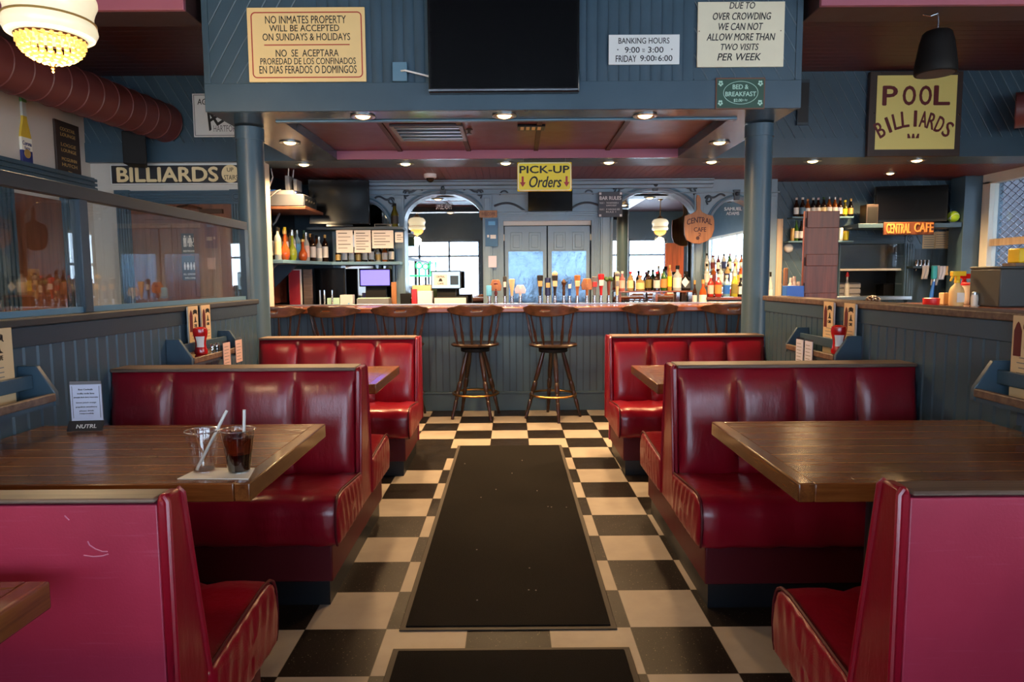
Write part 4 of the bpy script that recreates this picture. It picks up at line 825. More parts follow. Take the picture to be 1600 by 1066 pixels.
# vent, alarm and sprinkler in the sunken panel
o = thing('air_vent', 'white slatted air vent in the sunken dark red ceiling panel', 'vent', (0, 0, ZS + .0745)); pa, pb = atz(608, 197, ZS + .06), atz(728, 214, ZS + .06)
b = B(); x0, x1, y0, y1 = pa.x, pb.x, pa.y, 6.05; t_ = .03
for e in ((x0, x1, y0, y0 + t_), (x0, x1, y1 - t_, y1), (x0, x0 + t_, y0 + t_, y1 - t_), (x1 - t_, x1, y0 + t_, y1 - t_)): b.box(*e, -.02, 0)
b.build('frame', 'grey_plastic', o, bev=.002); box('opening', 'black_base', (x0 + t_, x1 - t_, y0 + t_, y1 - t_, -.004, 0), o)
for k in range(4): y = y0 + t_ + (y1 - y0 - 2 * t_) * (k + .5) / 4; box('slat', 'steel', (x0 + t_, x1 - t_, y - .018, y + .018, -.018, -.008), o)
p = atz(733, 207, ZS + .05); o = thing('sprinkler_head', 'small sprinkler head beside the air vent', 'sprinkler', (p.x, p.y, ZS + .0745)); b = B(); b.lathe([(.03, 0), (.03, -.006), (.012, -.01), (.012, -.03), (.022, -.034), (.022, -.038)], 16); b.build('head', 'bronze', o)
p = atz(830, 201, ZS + .05); o = thing('ceiling_sounder', 'dark ceiling unit with pale slots by the recessed panel edge', 'ceiling unit', (p.x, p.y, ZS + .0745)); box('case', 'black_base', (-.11, .11, -.05, .1, -.02, 0), o, .004)
for k in range(4): box('slot', 'cream_sign', (-.085 + k * .045, -.058 + k * .045, -.04, .06, -.024, -.02), o)
p = atz(672, 272, ZS + .02); o = thing('security_camera', 'small white dome security camera on the beadboard ceiling', 'camera', (p.x, p.y, ZS + .0195)); b = B(); b.lathe([(.07, 0), (.07, -.035), (.06, -.045)], 24); b.build('housing', 'white', o); b = B(); b.lathe([(.045, -.0455), (.04, -.07), (.02, -.088), (.001, -.092)], 20); b.build('dome', 'black_gloss', o)
# hanging over the bar
S = Sign('hanging_sign', 'yellow pick-up orders sign with red arrows over the taps', 'sign', (808, 254, 893, 299), 6.64, .02, 'yellow_sign', .008)
S.frame((809, 255, 892, 298), .006, 'pale_sign', rad=.03)
S.line('PICK-UP', (812, 260, 889, 271), 'ink', bold=.04); S.line('Orders', (827, 276, 877, 293), 'ink', shear=.28, bold=.02)
for u in (816.5, 885): S.bar((u - 1.6, 276, u + 1.6, 285), 'sign_red', 'arrow_shaft'); x, z = S.xz(u, 285); b = B(); b.prism([(x - .028, z), (x + .028, z), (x, z - .045)], 'y', -S.d - .0015, -S.d + .0003); b.build('arrow_head', 'sign_red', S.o)
b = B(); 
for q in (-.2, .2): b.tube([(q, -.01, S.h), (q, -.01, ZS - S.o.location.z + .001)], .003, 5)
b.build('hanger', 'steel', S.o)
S = Sign('menu_board', 'dark reflective board hanging under the pick-up orders sign', 'board', (825, 297, 894, 330), YC - .1, .04, 'screen_black', .004)
box('stay', 'black_base', (-.05, .05, -.02, .099, .1, .16), S.o)
S = Sign('wall_sign', 'dark grey bar rules sign with clipped corners at the arch', 'sign', (935, 300, 972, 339), YC - .07, .012, 'slate', .003)
S.line('BAR RULES', (937, 307, 970, 312.5), 'pale_sign', bold=.03); S.line('RULE 1', (937, 316, 944, 318.5), 'pale_sign'); S.line('THE BARTENDER IS', (947, 316, 966, 318.5), 'pale_sign'); S.line('ALWAYS RIGHT', (947, 320, 963, 322.5), 'pale_sign'); S.line('RULE 2', (937, 326, 944, 328.5), 'pale_sign'); S.line('IF WRONG SEE', (947, 326, 968, 328.5), 'pale_sign'); S.line('RULE 1', (947, 330, 962, 332.5), 'pale_sign')
for u, v in ((936, 301), (968, 301), (936, 335), (968, 335)): S.bar((u, v, u + 3.5, v + 3.5), 'pale_sign', 'corner_mark', .001)
S = Sign('wall_plaque', 'narrow wooden plaque above the blue poster between mirror and doors', 'sign', (749, 329, 777, 340), YC - .045, .012, 'honey_wood'); S.line('WELCOME', (752, 332, 774, 337), 'brown_ink')
S = Sign('poster', 'tall blue beer poster between mirror and kitchen doors', 'poster', (758, 342, 778, 385), YC - .045, .004, 'jersey_blue'); S.bar((761, 367, 764, 371), 'pale_sign', 'spot'); S.bar((766, 367, 775, 373), 'pale_sign', 'caption'); S.bar((763, 346, 774, 352), 'skyblue', 'emblem')
S = Sign('note', 'lilac paper note taped below the blue poster', 'note', (763, 400, 776, 418), YC - .045, .003, 'lilac_paper')
# cutting board
c0 = at(1090, 377, 7.98); o = thing('cutting_board', 'round wooden cutting board sign with handle hanging before the mirrors', 'cutting board', (c0.x, 8.0, 0)); 
pts = []; kx = 7.98 / F
def cb(u, v): q = at(u, v, 7.98); return (q.x - c0.x, q.z)
outl = [(1090.5, 304), (1093.5, 305), (1096, 310), (1095.5, 326), (1098, 331), (1106, 335), (1115, 337), (1117, 345), (1117, 358), (1113, 370), (1105, 377), (1094, 381), (1083, 380), (1074, 375), (1070.5, 366), (1070, 350), (1071, 337), (1081, 334), (1088, 330), (1090, 326), (1089, 310)]
b = B(); b.prism([cb(*q) for q in outl], 'y', 0, .03); b.build('board', 'honey_wood', o, bev=.004)
for st, q in (('CENTRAL', (1074, 343, 1113, 352)), ('CAFE', (1085, 355, 1104, 362)), ('2', (1092, 364, 1096, 369))):
    xa, zb = cb(q[0], q[3]); xb, za = cb(q[2], q[1]); text(st, (xa + xb) / 2, (xa * 0 + za + zb) / 2, xb - xa, za - zb, 'brown_ink', o, -.0006, bold=.03, arc=.03 if q[0] < 1080 else None)
xa, za = cb(1091, 372); b = B(); b.turned((xa, .0005, za), (xa, -.002, za), [(0, .022), (1, .02)], 12); b.build('burned_mark', 'brown_ink', o)
b = B(); b.tube([cb(1092, 309)[:1] + (.015, cb(1092, 309)[1]), (0.0, .1, cb(1092, 309)[1] + .06), (0, .16, cb(1092, 309)[1] + .07)], .004, 5); b.build('hook', 'steel', o)
for r, st in (((660, 318, 712, 328), 'SAMUEL'), ((1131, 323, 1160, 336), None)):
    S = Sign('window_lettering', 'white brewery lettering on the %s mirror' % ('left-arch' if st else 'small arched'), 'lettering', r, YC + .121, .0015, 'clear_acrylic', 0)
    bpy.data.objects.remove(S.board, do_unlink=True)
    S.o['label'] = 'faint white brewery lettering at the top of the wide arched mirror' if st else 'white two line brewery lettering on the narrow arched mirror'
    if st: S.line('SAMUEL ADAMS', (681, 319, 706, 327), 'white')
    else: S.line('SAMUEL', (1132, 324, 1159, 329), 'white', bold=.03); S.line('ADAMS', (1135, 331, 1155, 336), 'white', bold=.03)
# ------------------------------------------------------------ bottles, cans and glasses
_BC = {}
def bottle(label, group, x, y, z, h, r, kind='round', glass='amber', lab='paper', cap='black_plastic', fill=.62, name='liquor_bottle', cat='bottle'):
    key = (round(h, 3), round(r, 4), kind, glass, lab, cap, fill)
    if key in _BC: o = _BC[key].copy(); COL.objects.link(o)
    else:
        P = {'round': [(0, 0), (.9, 0), (1, .02), (1, .58), (.86, .66), (.42, .76), (.36, .82), (.36, .93), (.4, .935)],
             'beer': [(0, 0), (.92, 0), (1, .02), (1, .52), (.82, .63), (.46, .76), (.38, .93), (.44, .94)],
             'squat': [(0, 0), (.92, 0), (1, .03), (1, .55), (.96, .62), (.5, .7), (.34, .75), (.34, .9), (.4, .91)],
             'tall': [(0, 0), (.9, 0), (1, .02), (1, .66), (.7, .74), (.36, .8), (.33, .94), (.38, .945)],
             'ball': [(0, 0), (.6, 0), (.92, .1), (1, .22), (.92, .36), (.5, .5), (.3, .58), (.28, .93), (.34, .94)],
             'can': [(0, 0), (.86, 0), (1, .06), (1, .92), (.86, 1), (.8, 1), (.78, .985)]}[kind]
        b = B(); b.lathe([(r * a, h * c) for a, c in P], 16)
        for f in b.b.faces:
            zc = f.calc_center_median().z / h; rr = f.calc_center_median().xy.length
            f.material_index = 0
        hi = {'round': (.14, .54), 'beer': (.14, .48), 'squat': (.12, .52), 'tall': (.16, .56), 'ball': (.14, .3), 'can': (.1, .9)}[kind]
        if lab:
            b.mi = 1; s_ = 1.012
            if kind == 'ball': b.lathe([(r * .97 * s_, h * .12), (r * 1.0 * s_, h * .22), (r * .97 * s_, h * .3)], 16, cap=False)
            else: b.lathe([(r * s_, h * hi[0]), (r * s_, h * hi[1])], 16, cap=False)
        if kind != 'can': b.mi = 2; t0 = P[-1][1]; b.lathe([(r * .46, h * (t0 - .06)), (r * .46, h * .995), (r * .4, h), (0, h)], 12)
        o = b.build(name, ['bottle_' + glass if 'bottle_' + glass in MATS else glass, lab or 'paper', cap]); _BC[key] = o
    o.name = name; o.location = (x, y, z); o.rotation_euler = (0, 0, rnd.uniform(0, 6)); o['label'] = label; o['category'] = cat; o['group'] = group
    return o
ORD = ['first', 'second', 'third', 'fourth', 'fifth', 'sixth', 'seventh', 'eighth', 'ninth', 'tenth', 'eleventh', 'twelfth', 'thirteenth', 'fourteenth', 'fifteenth', 'sixteenth']
def row(items, Y, vb, group, where, name='liquor_bottle', zb=None, start='from the door side'):
    """items: (u centre, v top, width px, kind, glass, label, cap, look)"""
    for k, it in enumerate(items):
        u, vt, wpx, kind, gl, lab, cap, look = it; y = Y + rnd.uniform(-.01, .01); p = at(u, vb, y); z = zb if zb is not None else p.z; h = at(u, vt, y).z - z
        bottle('%s, %s %s, %s' % (look, ORD[k], start, where), group, p.x, y, z, h, wpx * .88 * y / F / 2, kind, gl, lab, cap, name=name)
def shelf(name, label, x0, x1, y0, y1, z, th, mat='blue_paint', brackets=(), cat='shelf', wall=None):
    o = thing(name, label, cat, ((x0 + x1) / 2, (y0 + y1) / 2, z)); hx, hy = (x1 - x0) / 2, (y1 - y0) / 2
    box('board', mat, (-hx, hx, -hy, hy, -th, 0), o, .003)
    for bx_ in brackets:
        b = B(); b.prism([(hy, -th - .0005), (-hy * .6, -th - .0005), (hy, -th - hy * 1.6)], 'x', bx_ - .012 - (x0 + x1) / 2, bx_ + .012 - (x0 + x1) / 2); b.build('bracket', mat, o)
    return o
# riser with upturned glasses and liquor in front of the wide arched mirror
Yr = 8.02; zr = at(1020, 454.5, Yr).z; zb = .9
xr0, xr1 = at(966, 450, Yr).x, at(1082, 450, Yr).x
shelf('riser_shelf', 'low wooden riser shelf over rows of upturned glasses', xr0, xr1, Yr - .09, Yr + .1, zr, .018, 'bar_top_wood')
for k, x in enumerate((xr0 + .01, (xr0 + xr1) / 2, xr1 - .01)): pass
for o_ in [ob for ob in COL.objects if ob.name.startswith('riser_shelf')][:1]:
    for x in (-(xr1 - xr0) / 2 + .012, 0, (xr1 - xr0) / 2 - .012): box('upright', 'bar_top_wood', (x - .012, x + .012, -.08, .09, zb - zr, -.0185), o_)
row([(972, 424, 10, 'round', 'pinkish', 'peach', 'white', 'pinkish bottle with pale cap'), (985, 424, 11, 'round', 'tanliq', 'cream_sign', 'red_plastic', 'bottle with large cream label'), (1000, 430, 16, 'squat', 'tanliq', 'tan_sign', 'honey_wood', 'broad tan flask bottle'),
     (1013, 422, 11, 'round', 'darkbrown', 'olive', 'black_plastic', 'dark brown bottle'), (1026, 424, 12, 'round', 'darkbrown', 'paper', 'red_plastic', 'dark bottle with red cap'), (1037, 420, 11, 'round', 'green', 'carved_orange', 'black_plastic', 'green bottle with orange label'), (1046, 414, 8, 'tall', 'gold_', 'yellow_sign', 'gold', 'slim golden bottle'),
     (1058, 415, 15, 'squat', 'clear', 'white', 'black_plastic', 'wide bottle with big white label'), (1071.5, 424, 16, 'squat', 'black', 'slate', 'black_plastic', 'black bottle')], Yr, 454, 'liquor bottles on the riser shelf', 'on the riser shelf', zb=zr + .0005)
p = at(1071, 441, Yr - .075); b = B(); b.prism([(-.045, 0), (0, -.06), (.045, 0), (0, .06)], 'y', 0, .004)
o = b.build('bottle_tag', 'pale_sign', None, (p.x, Yr - .07, p.z)); o['label'] = 'pale diamond tag hanging on the black bottle of the riser shelf'; o['category'] = 'tag'
b = B(); b.lathe([(.034, .012), (.034, 0)], 16); 
gl0 = None
for k in range(11):
    u = 976 + k * 9.3 + (4 if k > 5 else 0)
    for j, yy in enumerate((Yr - .05,)):
        x = at(u, 465, yy).x
        if gl0 is None:
            b = B(); b.lathe([(.036, 0), (.0345, .0), (.028, .125), (.027, .13), (0.0005, .13)], 18, cap=False); gl0 = b.build('pint_glass', 'tumbler_glass'); o = gl0
        else: o = gl0.copy(); COL.objects.link(o)
        o.location = (x, yy, .9005); o['label'] = 'upturned pint glass under the riser shelf, %s from the kitchen doors' % ORD[k]; o['category'] = 'glass'; o['group'] = 'upturned pint glasses'
row([(1085, 438, 8, 'round', 'darkbrown', 'paper', 'gold', 'brown bottle with speckled label'), (1098, 437, 13, 'round', 'orangeliq', 'white', 'gold', 'copper bottle with white label')], 7.86, 474, 'bottles between the mirrors', 'standing by the pilaster', zb=.9005)
Yc_ = 8.02
row([(1110, 430, 11, 'round', 'redliq', 'peach', 'white', 'pink label bottle'), (1122, 429, 12, 'round', 'redliq', 'carved_orange', 'white', 'red label bottle'), (1135, 430, 12, 'round', 'blueliq', 'blue_plastic', 'white', 'blue label bottle'), (1147, 427, 12, 'round', 'yellowliq', 'olive', 'white', 'yellow green bottle'), (1157, 434, 9, 'round', 'black', 'white', 'black_plastic', 'black and white bottle')],
    7.90, 464, 'flavoured bottles on the step shelf', 'front step below the small arched mirror')
zs0 = at(1130, 464, 7.90).z; shelf('step_shelf', 'dark wooden step shelf holding flavoured bottles', at(1101, 464, 7.9).x, at(1166, 464, 7.9).x, 7.84, 7.96, zs0 - .0025, .03, 'bar_top_wood')
for o_ in [ob for ob in COL.objects if ob.name == 'step_shelf'][:1]: box('riser', 'blue_dark', (-.22, .22, -.04, .05, .9 - zs0 + .0026, -.0305), o_)
for lv, (vb, vt, n, pal) in enumerate(((446, 412, 6, ('clear', 'amber', 'clear', 'tanliq', 'clear', 'orangeliq')), (424, 396, 7, ('clear', 'clear', 'redwine', 'clear', 'green', 'clear', 'amber')))):
    yy = 8.03 + .07 * lv; z_ = at(1130, vb, yy).z
    s_ = shelf('step_shelf', 'glossy pale step shelf, %s tier under the small arched mirror' % ('middle' if lv == 0 else 'top'), at(1100, vb, yy).x, at(1168, vb, yy).x, yy - .033, yy + .034, z_ - .001, .016, 'steel' if lv else 'bar_top_wood')
    row([(1104 + k * (54 / (n - 1)), vt + (k * 3) % 4, 9 if lv == 0 else 7, 'tall' if k % 2 else 'round', pal[k], ('paper', 'maroon', 'white', 'navy', 'paper', 'tan_sign', 'white')[k], ('black_plastic', 'maroon', 'steel')[k % 3], '%s bottle' % {'clear': 'clear', 'amber': 'amber', 'tanliq': 'straw coloured', 'orangeliq': 'orange', 'redwine': 'wine red', 'green': 'green'}[pal[k]]) for k in range(n)], yy, vb, 'bottles on the %s step' % ('middle' if lv == 0 else 'top'), ('middle' if lv == 0 else 'top') + ' step below the small arched mirror', zb=z_ - .0005)
row([(1203, 425, 8, 'tall', 'clear', 'paper', 'black_plastic', 'pale bottle behind the thick column')], 7.9, 466, 'bottle by the end post', 'near the end post', zb=.9005)
# door side corner shelf
zl = 1.512
o = thing('corner_shelf', 'pale edged corner shelf full of liquor bottles above the bar', 'shelf', (0, 0, zl))
b = B(); b.prism([(-2.635, 6.95), (-2.30, 6.95), (-2.04, 7.84), (-1.28, 7.94), (-1.28, 8.16), (-2.635, 8.16)], 'z', -.035, 0); b.build('board', 'blue_light', o, bev=.003)
for y in (6.98, 7.6): b = B(); b.prism([(-2.635, -.036), (-2.36, -.036), (-2.635, -.30)], 'y', y, y + .03); b.build('bracket', 'blue_paint', o)
for x in (-1.6, ): b = B(); b.prism([(8.16, -.036), (7.98, -.036), (8.16, -.24)], 'x', x, x + .03); b.build('bracket', 'blue_paint', o)
L_ = [('clear', 'cream_sign', 'black_plastic', 'clear bottle with tall cream label', 'tall', .33), ('orangeliq', None, 'gold', 'small orange bottle', 'ball', .30), ('amber', 'paper', 'yellow_sign', 'bottle with long yellow neck', 'tall', .34), ('lime', None, 'steel', 'lime green round bottle', 'ball', .29), ('clear', 'paper', 'steel', 'clear bottle with white label', 'round', .32),
      ('tanliq', 'white', 'black_plastic', 'straw coloured bottle', 'round', .33), ('orangeliq', None, 'gold', 'round copper orange flask', 'ball', .23), ('blueliq', 'skyblue', 'steel', 'pale blue bottle', 'tall', .33), ('clear', 'peach', 'steel', 'clear pink label bottle', 'round', .31), ('olivegreen', 'tan_sign', 'green_sign', 'olive green bottle', 'round', .34), ('darkbrown', 'paper', 'black_plastic', 'dark brown bottle', 'round', .3), ('black', 'gold', 'gold', 'black bottle with gold label', 'round', .31), ('clear', 'white', 'steel', 'small clear bottle', 'round', .28), ('amber', 'cream_sign', 'black_plastic', 'amber bottle', 'round', .3), ('darkbrown', 'white', 'gold', 'brown bottle with white label', 'tall', .31)]
for k, (gl, lab, cap, look, kind, h) in enumerate(L_):
    y = 7.0 + .066 * k; x = -2.365 + (.035 if kind == 'ball' else (k % 2) * -.06) + .0165 * k
    bottle('%s, %s from the open end of the corner shelf' % (look, ORD[k]), 'liquor bottles at the edge of the corner shelf', x, y, zl + .0005, h, .047 if kind == 'ball' else .034, kind, gl, lab, cap)
for k in range(12):
    y = 7.02 + .078 * k; gl = ('clear', 'amber', 'darkbrown', 'green', 'clear', 'tanliq')[k % 6]
    bottle('%s back row bottle, %s from the open end of the corner shelf' % ({'clear': 'clear', 'amber': 'amber', 'darkbrown': 'dark brown', 'green': 'green', 'tanliq': 'straw coloured'}[gl], ORD[k]), 'back row bottles of the corner shelf', -2.50 - .04 * (k % 2) + .008 * k, y, zl + .0005, .33 + .02 * (k % 3), .036, 'tall' if k % 2 else 'round', gl, ('paper', 'tan_sign', 'white', 'maroon')[k % 4], ('steel', 'gold', 'black_plastic')[k % 3])
for k in range(9):
    gl = ('black', 'darkbrown', 'clear', 'amber')[k % 4]
    bottle('%s, %s along the rear leg of the corner shelf' % ({'black': 'short black bottle', 'darkbrown': 'short brown bottle', 'clear': 'short clear bottle', 'amber': 'short amber bottle'}[gl], ORD[k]), 'short bottles on the rear leg of the corner shelf', -2.02 + .078 * k, 8.06, zl + .0005, .17 + .03 * (k % 3), .032, 'squat', gl, ('gold', 'paper', 'white')[k % 3], 'black_plastic')
# upper shelf with television, notices
zu = at(560, 356, 8.0).z
shelf('upper_shelf', 'dark upper corner shelf carrying the old television', at(484, 356, 8.0).x, at(632, 356, 8.0).x, 7.86, 8.14, zu, .03, 'blue_dark', brackets=())
S = tv('television', 'black television on the upper corner shelf above the bottles', (484, 282, 578, 350.5), 7.92, .07, bezel=.02, rz=.0); S.o.location.z = zu + .03
box('stand', 'black_gloss', (-.15, .15, -.09, .05, -.0295, -.0005), S.o, .004); S.o.rotation_euler.z = .12
p = at(602, 353, 8.0); o = thing('cable_box', 'slim silver cable box on the upper corner shelf', 'cable box', (p.x, 8.0, zu + .0005)); box('case', 'grey_plastic', (-.11, .09, -.09, .09, 0, .035), o, .004); box('front', 'black_gloss', (-.1, .08, -.092, -.088, .006, .03), o)
bottle('dark wine bottle on the upper corner shelf beside the television', 'wine bottle on the upper shelf', at(617, 350, 7.98).x, 7.98, zu + .0005, at(617, 318, 7.98).z - zu, .045, 'beer', 'olivegreen', 'ink', 'black_plastic')
for lab, r, n in (('printed notice with a logo, hung under the upper shelf, nearest the bottles', (525, 360, 552, 395), 5), ('notice with ruled lines, hung under the upper shelf, second from the bottles', (553, 360, 580, 395), 7), ('wide notice, hung under the upper shelf, third from the bottles', (581, 360, 615, 388), 5), ('small narrow notice at the end of the upper shelf', (617, 363, 630, 379), 3)):
    S = Sign('notice', lab, 'notice', r, 7.855, .002, 'paper', 0, group='notices under the upper shelf')
    for k in range(n): v = r[1] + 4 + k * (r[3] - r[1] - 6) / n; S.bar((r[0] + 3, v, r[0] + 3 + (r[2] - r[0]) * (.75 if k % 2 else .55), v + 1.1), 'ink_soft' if k % 3 else 'ink', 'print_line', .0006)
# receiver shelf
c = at(462, 326, 7.2); zq = at(462, 323, 7.0).z
o = shelf('receiver_shelf', 'small wooden shelf under the grey receiver and modem', -2.635, -2.06, 6.96, 7.62, zq, .028, 'shelf_wood')
plain('receiver_grey', C(92, 96, 104), .45)
o = thing('receiver', 'grey receiver box stacked below the modem', 'receiver', (-2.33, 7.25, zq + .0005)); box('case', 'receiver_grey', (-.23, .23, -.22, .25, .012, .13), o, .006); box('front_panel', 'steel', (.229, .236, -.2, .23, .02, .12), o)
for k in range(4): b = B(); b.turned((.236, -.14 + k * .09, .07), (.25, -.14 + k * .09, .07), [(0, .016), (1, .014)], 14); b.build('knob', 'black_plastic', o)
for q in (-.18, .18): b = B(); b.lathe([(.02, 0), (.02, .012)], 12, (q, -.15, 0)); b.lathe([(.02, 0), (.02, .012)], 12, (q, .18, 0)); b.build('foot', 'black_plastic', o)
o = thing('cable_modem', 'flat tan modem lying on the grey receiver', 'modem', (-2.36, 7.22, zq + .131)); box('case', 'cloth_grey', (-.17, .14, -.14, .18, 0, .045), o, .006); b = B(); b.sphere((.141, -.05, .03), .007, 8); b.build('status_light', 'status_led', o)
o = thing('network_router', 'upright pale router with antennas on the modem', 'router', (-2.28, 7.2, zq + .1765)); box('case', 'grey_plastic', (-.025, .02, -.09, .1, 0, .15), o, .006); box('case_twin', 'grey_plastic', (.05, .085, -.06, .12, 0, .12), o, .006)
for q in (-.05, .09): b = B(); b.tube([(-.0, q, .14), (.01, q * 1.2, .26)], .006); b.build('antenna', 'white', o)
for k, (lab, m_, w_) in enumerate((('beige cable looping down behind the receiver', 'kraft', .0), ('blue network cable hanging behind the receiver', 'blue_plastic', .05), ('white cable arching over the modem', 'white', .1))):
    b = B(); b.tube([(-2.56 + w_, 7.05 + w_, ZS + .02), (-2.52 + w_ * 1.3, 7.0, ZS - .1), (-2.58 + w_, 6.98, ZS - .25 - w_), (-2.56 + w_ * 2, 7.02, zq + .16), (-2.45 + w_, 7.1, zq + .18)], .007); o = b.build('cable', m_); o['label'] = lab; o['category'] = 'cable'
for k in range(2):
    b = B(); b.tube([(-2.45, 7.05 + .3 * k, zq - .03), (-2.5, 7.06 + .3 * k, zq - .12), (-2.6, 7.02 + .3 * k, zq - .24), (-2.62, 7.0 + .3 * k, zl + .36 - .34)], .012); o = b.build('conduit', 'grey_plastic'); o['label'] = 'grey conduit curving below the receiver shelf, ' + ('end nearer the column' if k == 0 else 'end nearer the television'); o['category'] = 'conduit'
# under the corner shelf
def counter_box(name, label, cat, r, Y, d, mat, z0=.9, parts=(), bev=.004):
    a, c = at(r[0], r[1], Y), at(r[2], r[1], Y); w_ = c.x - a.x; h = a.z - z0; o = thing(name, label, cat, ((a.x + c.x) / 2, Y, z0 + .0005)); box('body', mat, (-w_ / 2, w_ / 2, 0, d, 0, h), o, bev); return o, w_, h
ZSH = 1.0
o, w_, h = counter_box('display_board', 'red board with white edge standing under the corner shelf', 'board', (450, 421, 470, 460), 7.72, .03, 'white'); box('red_face', 'red_panel', (-w_ / 2 + .006, w_ / 2 - .014, -.004, .001, .12, h - .012), o)
box('wall_panel_bar', 'brown_board', (-2.639, -2.62, 6.9, 8.0, 1.05, 1.45), kind=ST)
o, w_, h = counter_box('weathered_board', 'rough grey brown weathered board leaning beneath the corner shelf', 'board', (473, 421, 487, 472), 7.76, .025, 'worn_trim')
o, w_, h = counter_box('computer_monitor', 'black screen monitor under the corner shelf', 'monitor', (490, 419, 538, 458), 7.97, .05, 'black_plastic'); box('screen', 'screen_black', (-w_ / 2 + .012, w_ / 2 - .012, -.003, .001, .09, h - .014), o)
Yp = 7.96
o = thing('computer_terminal', 'terminal with glowing purple screen on a black base', 'terminal', (at(586, 446, Yp).x, Yp, .9005)); h0, h1 = at(586, 448, Yp).z - .9, at(586, 419.5, Yp).z - .9; w_ = at(611, 440, Yp).x - at(562, 440, Yp).x
box('case', 'black_plastic', (-w_ / 2, w_ / 2, 0, .05, h0, h1), o, .005); box('screen', 'purple_screen', (-w_ / 2 + .018, w_ / 2 - .012, -.002, .001, h0 + .015, h1 - .02), o); b = B(); b.prism([(0, 0), (.16, 0), (.16, .02), (.05, h0 + .1), (.05, h0 - .02), (.0, .1)], 'x', -.12, .12); b.build('stand', 'black_plastic', o)
o, w_, h = counter_box('receipt_printer', 'flat pale green topped printer below the purple screen', 'printer', (557, 467, 607, 474), 7.7, .2, 'grey_plastic'); box('top_cover', 'mint', (-w_ / 2 + .01, w_ / 2 - .01, .01, .19, h, h + .008), o)
o, w_, h = counter_box('card_box', 'white card box with a small blue mark, by the black monitor', 'box', (531, 461, 551, 474), 7.7, .1, 'paper'); b = B(); b.prism([(.0, .12), (.03, .15), (.04, .12), (.02, .1)], 'y', -.002, .0005); b.build('blue_mark', 'skyblue', o)
o, w_, h = counter_box('teal_tray', 'teal plastic tray beside the white card box', 'tray', (511, 466, 530, 473), 7.7, .14, 'mint')
for k, (u, lab, m_) in enumerate(((500, 'steel bar spoon standing nearest the weathered board', 'steel'), (507, 'steel tongs standing below the black monitor', 'chrome'), (519, 'chrome shaker below the black monitor edge', 'chrome'))):
    p = at(u, 462, 7.69); b = B(); b.lathe([(.022, 0), (.03, .06), (.028, .1), (.012, .14), (.01, p.z - .9 + .06)], 14); o = b.build('bar_tool', m_, None, (p.x, 7.69, .9005)); o['label'] = lab; o['category'] = 'bar tool'; o['group'] = 'bar tools under the monitor'
Yq = 7.985
o = thing('order_screen', 'blue order screen showing a logo, before the wide arched mirror near the door', 'terminal', (at(697, 450, Yq).x, Yq, .9005)); h0, h1 = at(697, 452, Yq).z - .9, at(697, 423, Yq).z - .9; w_ = at(721, 440, Yq).x - at(674, 440, Yq).x
box('case', 'black_plastic', (-w_ / 2, w_ / 2, 0, .04, h0, h1), o, .005); box('screen', 'pos_screen', (-w_ / 2 + .012, w_ / 2 - .012, -.002, .001, h0 + .012, h1 - .014), o); box('logo_panel', 'white', (-w_ / 2 + .03, .02, -.0032, -.002, h0 + .04, h1 - .04), o); box('keypad', 'blue_dark', (.05, w_ / 2 - .03, -.0032, -.002, h0 + .05, h1 - .06), o)
text('CENTRAL', -w_ / 4 + .025, h0 + .145, .1, .022, 'ink', o, -.0034, bold=.03); text('CAFE', -w_ / 4 + .025, h0 + .065, .07, .02, 'ink', o, -.0034, bold=.03); b = B(); b.prism([(-w_ / 4 - .0, h0 + .09), (-w_ / 4 + .05, h0 + .09), (-w_ / 4 + .035, h0 + .125), (-w_ / 4 + .015, h0 + .125)], 'y', -.0042, -.003); b.build('cup_mark', 'ink', o)
b = B(); b.prism([(0, 0), (.18, 0), (.18, .02), (.06, h0 + .08), (.045, h0 - .01), (.0, .05)], 'x', -.11, .11); b.build('stand', 'black_plastic', o)
o, w_, h = counter_box('cash_drawer', 'long white fronted cash drawer below the blue order screen', 'cash drawer', (678, 464, 729, 474), 7.68, .26, 'black_plastic'); box('front', 'white', (-w_ / 2 + .005, w_ / 2 - .005, -.004, .001, .02, h - .012), o)
o, w_, h = counter_box('tip_box', 'clear box with papers beside the order screen', 'box', (652, 455, 675, 474), 7.68, .12, 'lilac_paper'); box('peach_band', 'peach', (-w_ / 2 + .02, w_ / 2 - .03, -.003, .001, .02, .09), o)
o, w_, h = counter_box('red_gadget', 'small red gadget beside the clear paper box', 'gadget', (643, 452, 651, 468), 7.68, .05, 'red_plastic')
o, w_, h = counter_box('card_reader', 'black keypad card reader at the mirror pilaster', 'card reader', (625, 459, 641, 474), 7.68, .06, 'black_plastic')
for k in range(12): box('key', 'grey_plastic', (-.035 + .022 * (k % 3), -.02 + .022 * (k % 3), -.004, .001, .03 + .024 * (k // 3), .045 + .024 * (k // 3)), o)
o, w_, h = counter_box('kraft_box', 'brown cardboard box behind the clear paper box', 'box', (644, 446, 673, 456), 7.82, .1, 'kraft')
o, w_, h = counter_box('wooden_paddle', 'upright wooden paddle beside the purple screen', 'paddle', (611, 441, 619, 474), 7.9, .025, 'honey_wood')
o = thing('neon_sign', 'small green lit sign standing in the wide arched mirror corner', 'sign', (at(655, 430, 8.02).x, 8.02, .9005)); ha, hb = at(655, 431, 7.95).z - .9, at(655, 407, 7.95).z - .9
b = B(); b.tube([(-.11, 0, ha), (.13, 0, ha), (.13, 0, hb)], .01); b.tube([(.035 * math.cos(k * PI / 8) - .0, 0, hb - .06 + .035 * math.sin(k * PI / 8)) for k in range(16)], .009, 6, True); b.tube([(0, 0, ha), (0, 0, hb - .1)], .01); b.build('tube', 'green_neon', o); b = B(); b.lathe([(.06, 0), (.06, .02), (.012, .03), (.012, ha - .012)], 16); b.build('stand', 'black_plastic', o)
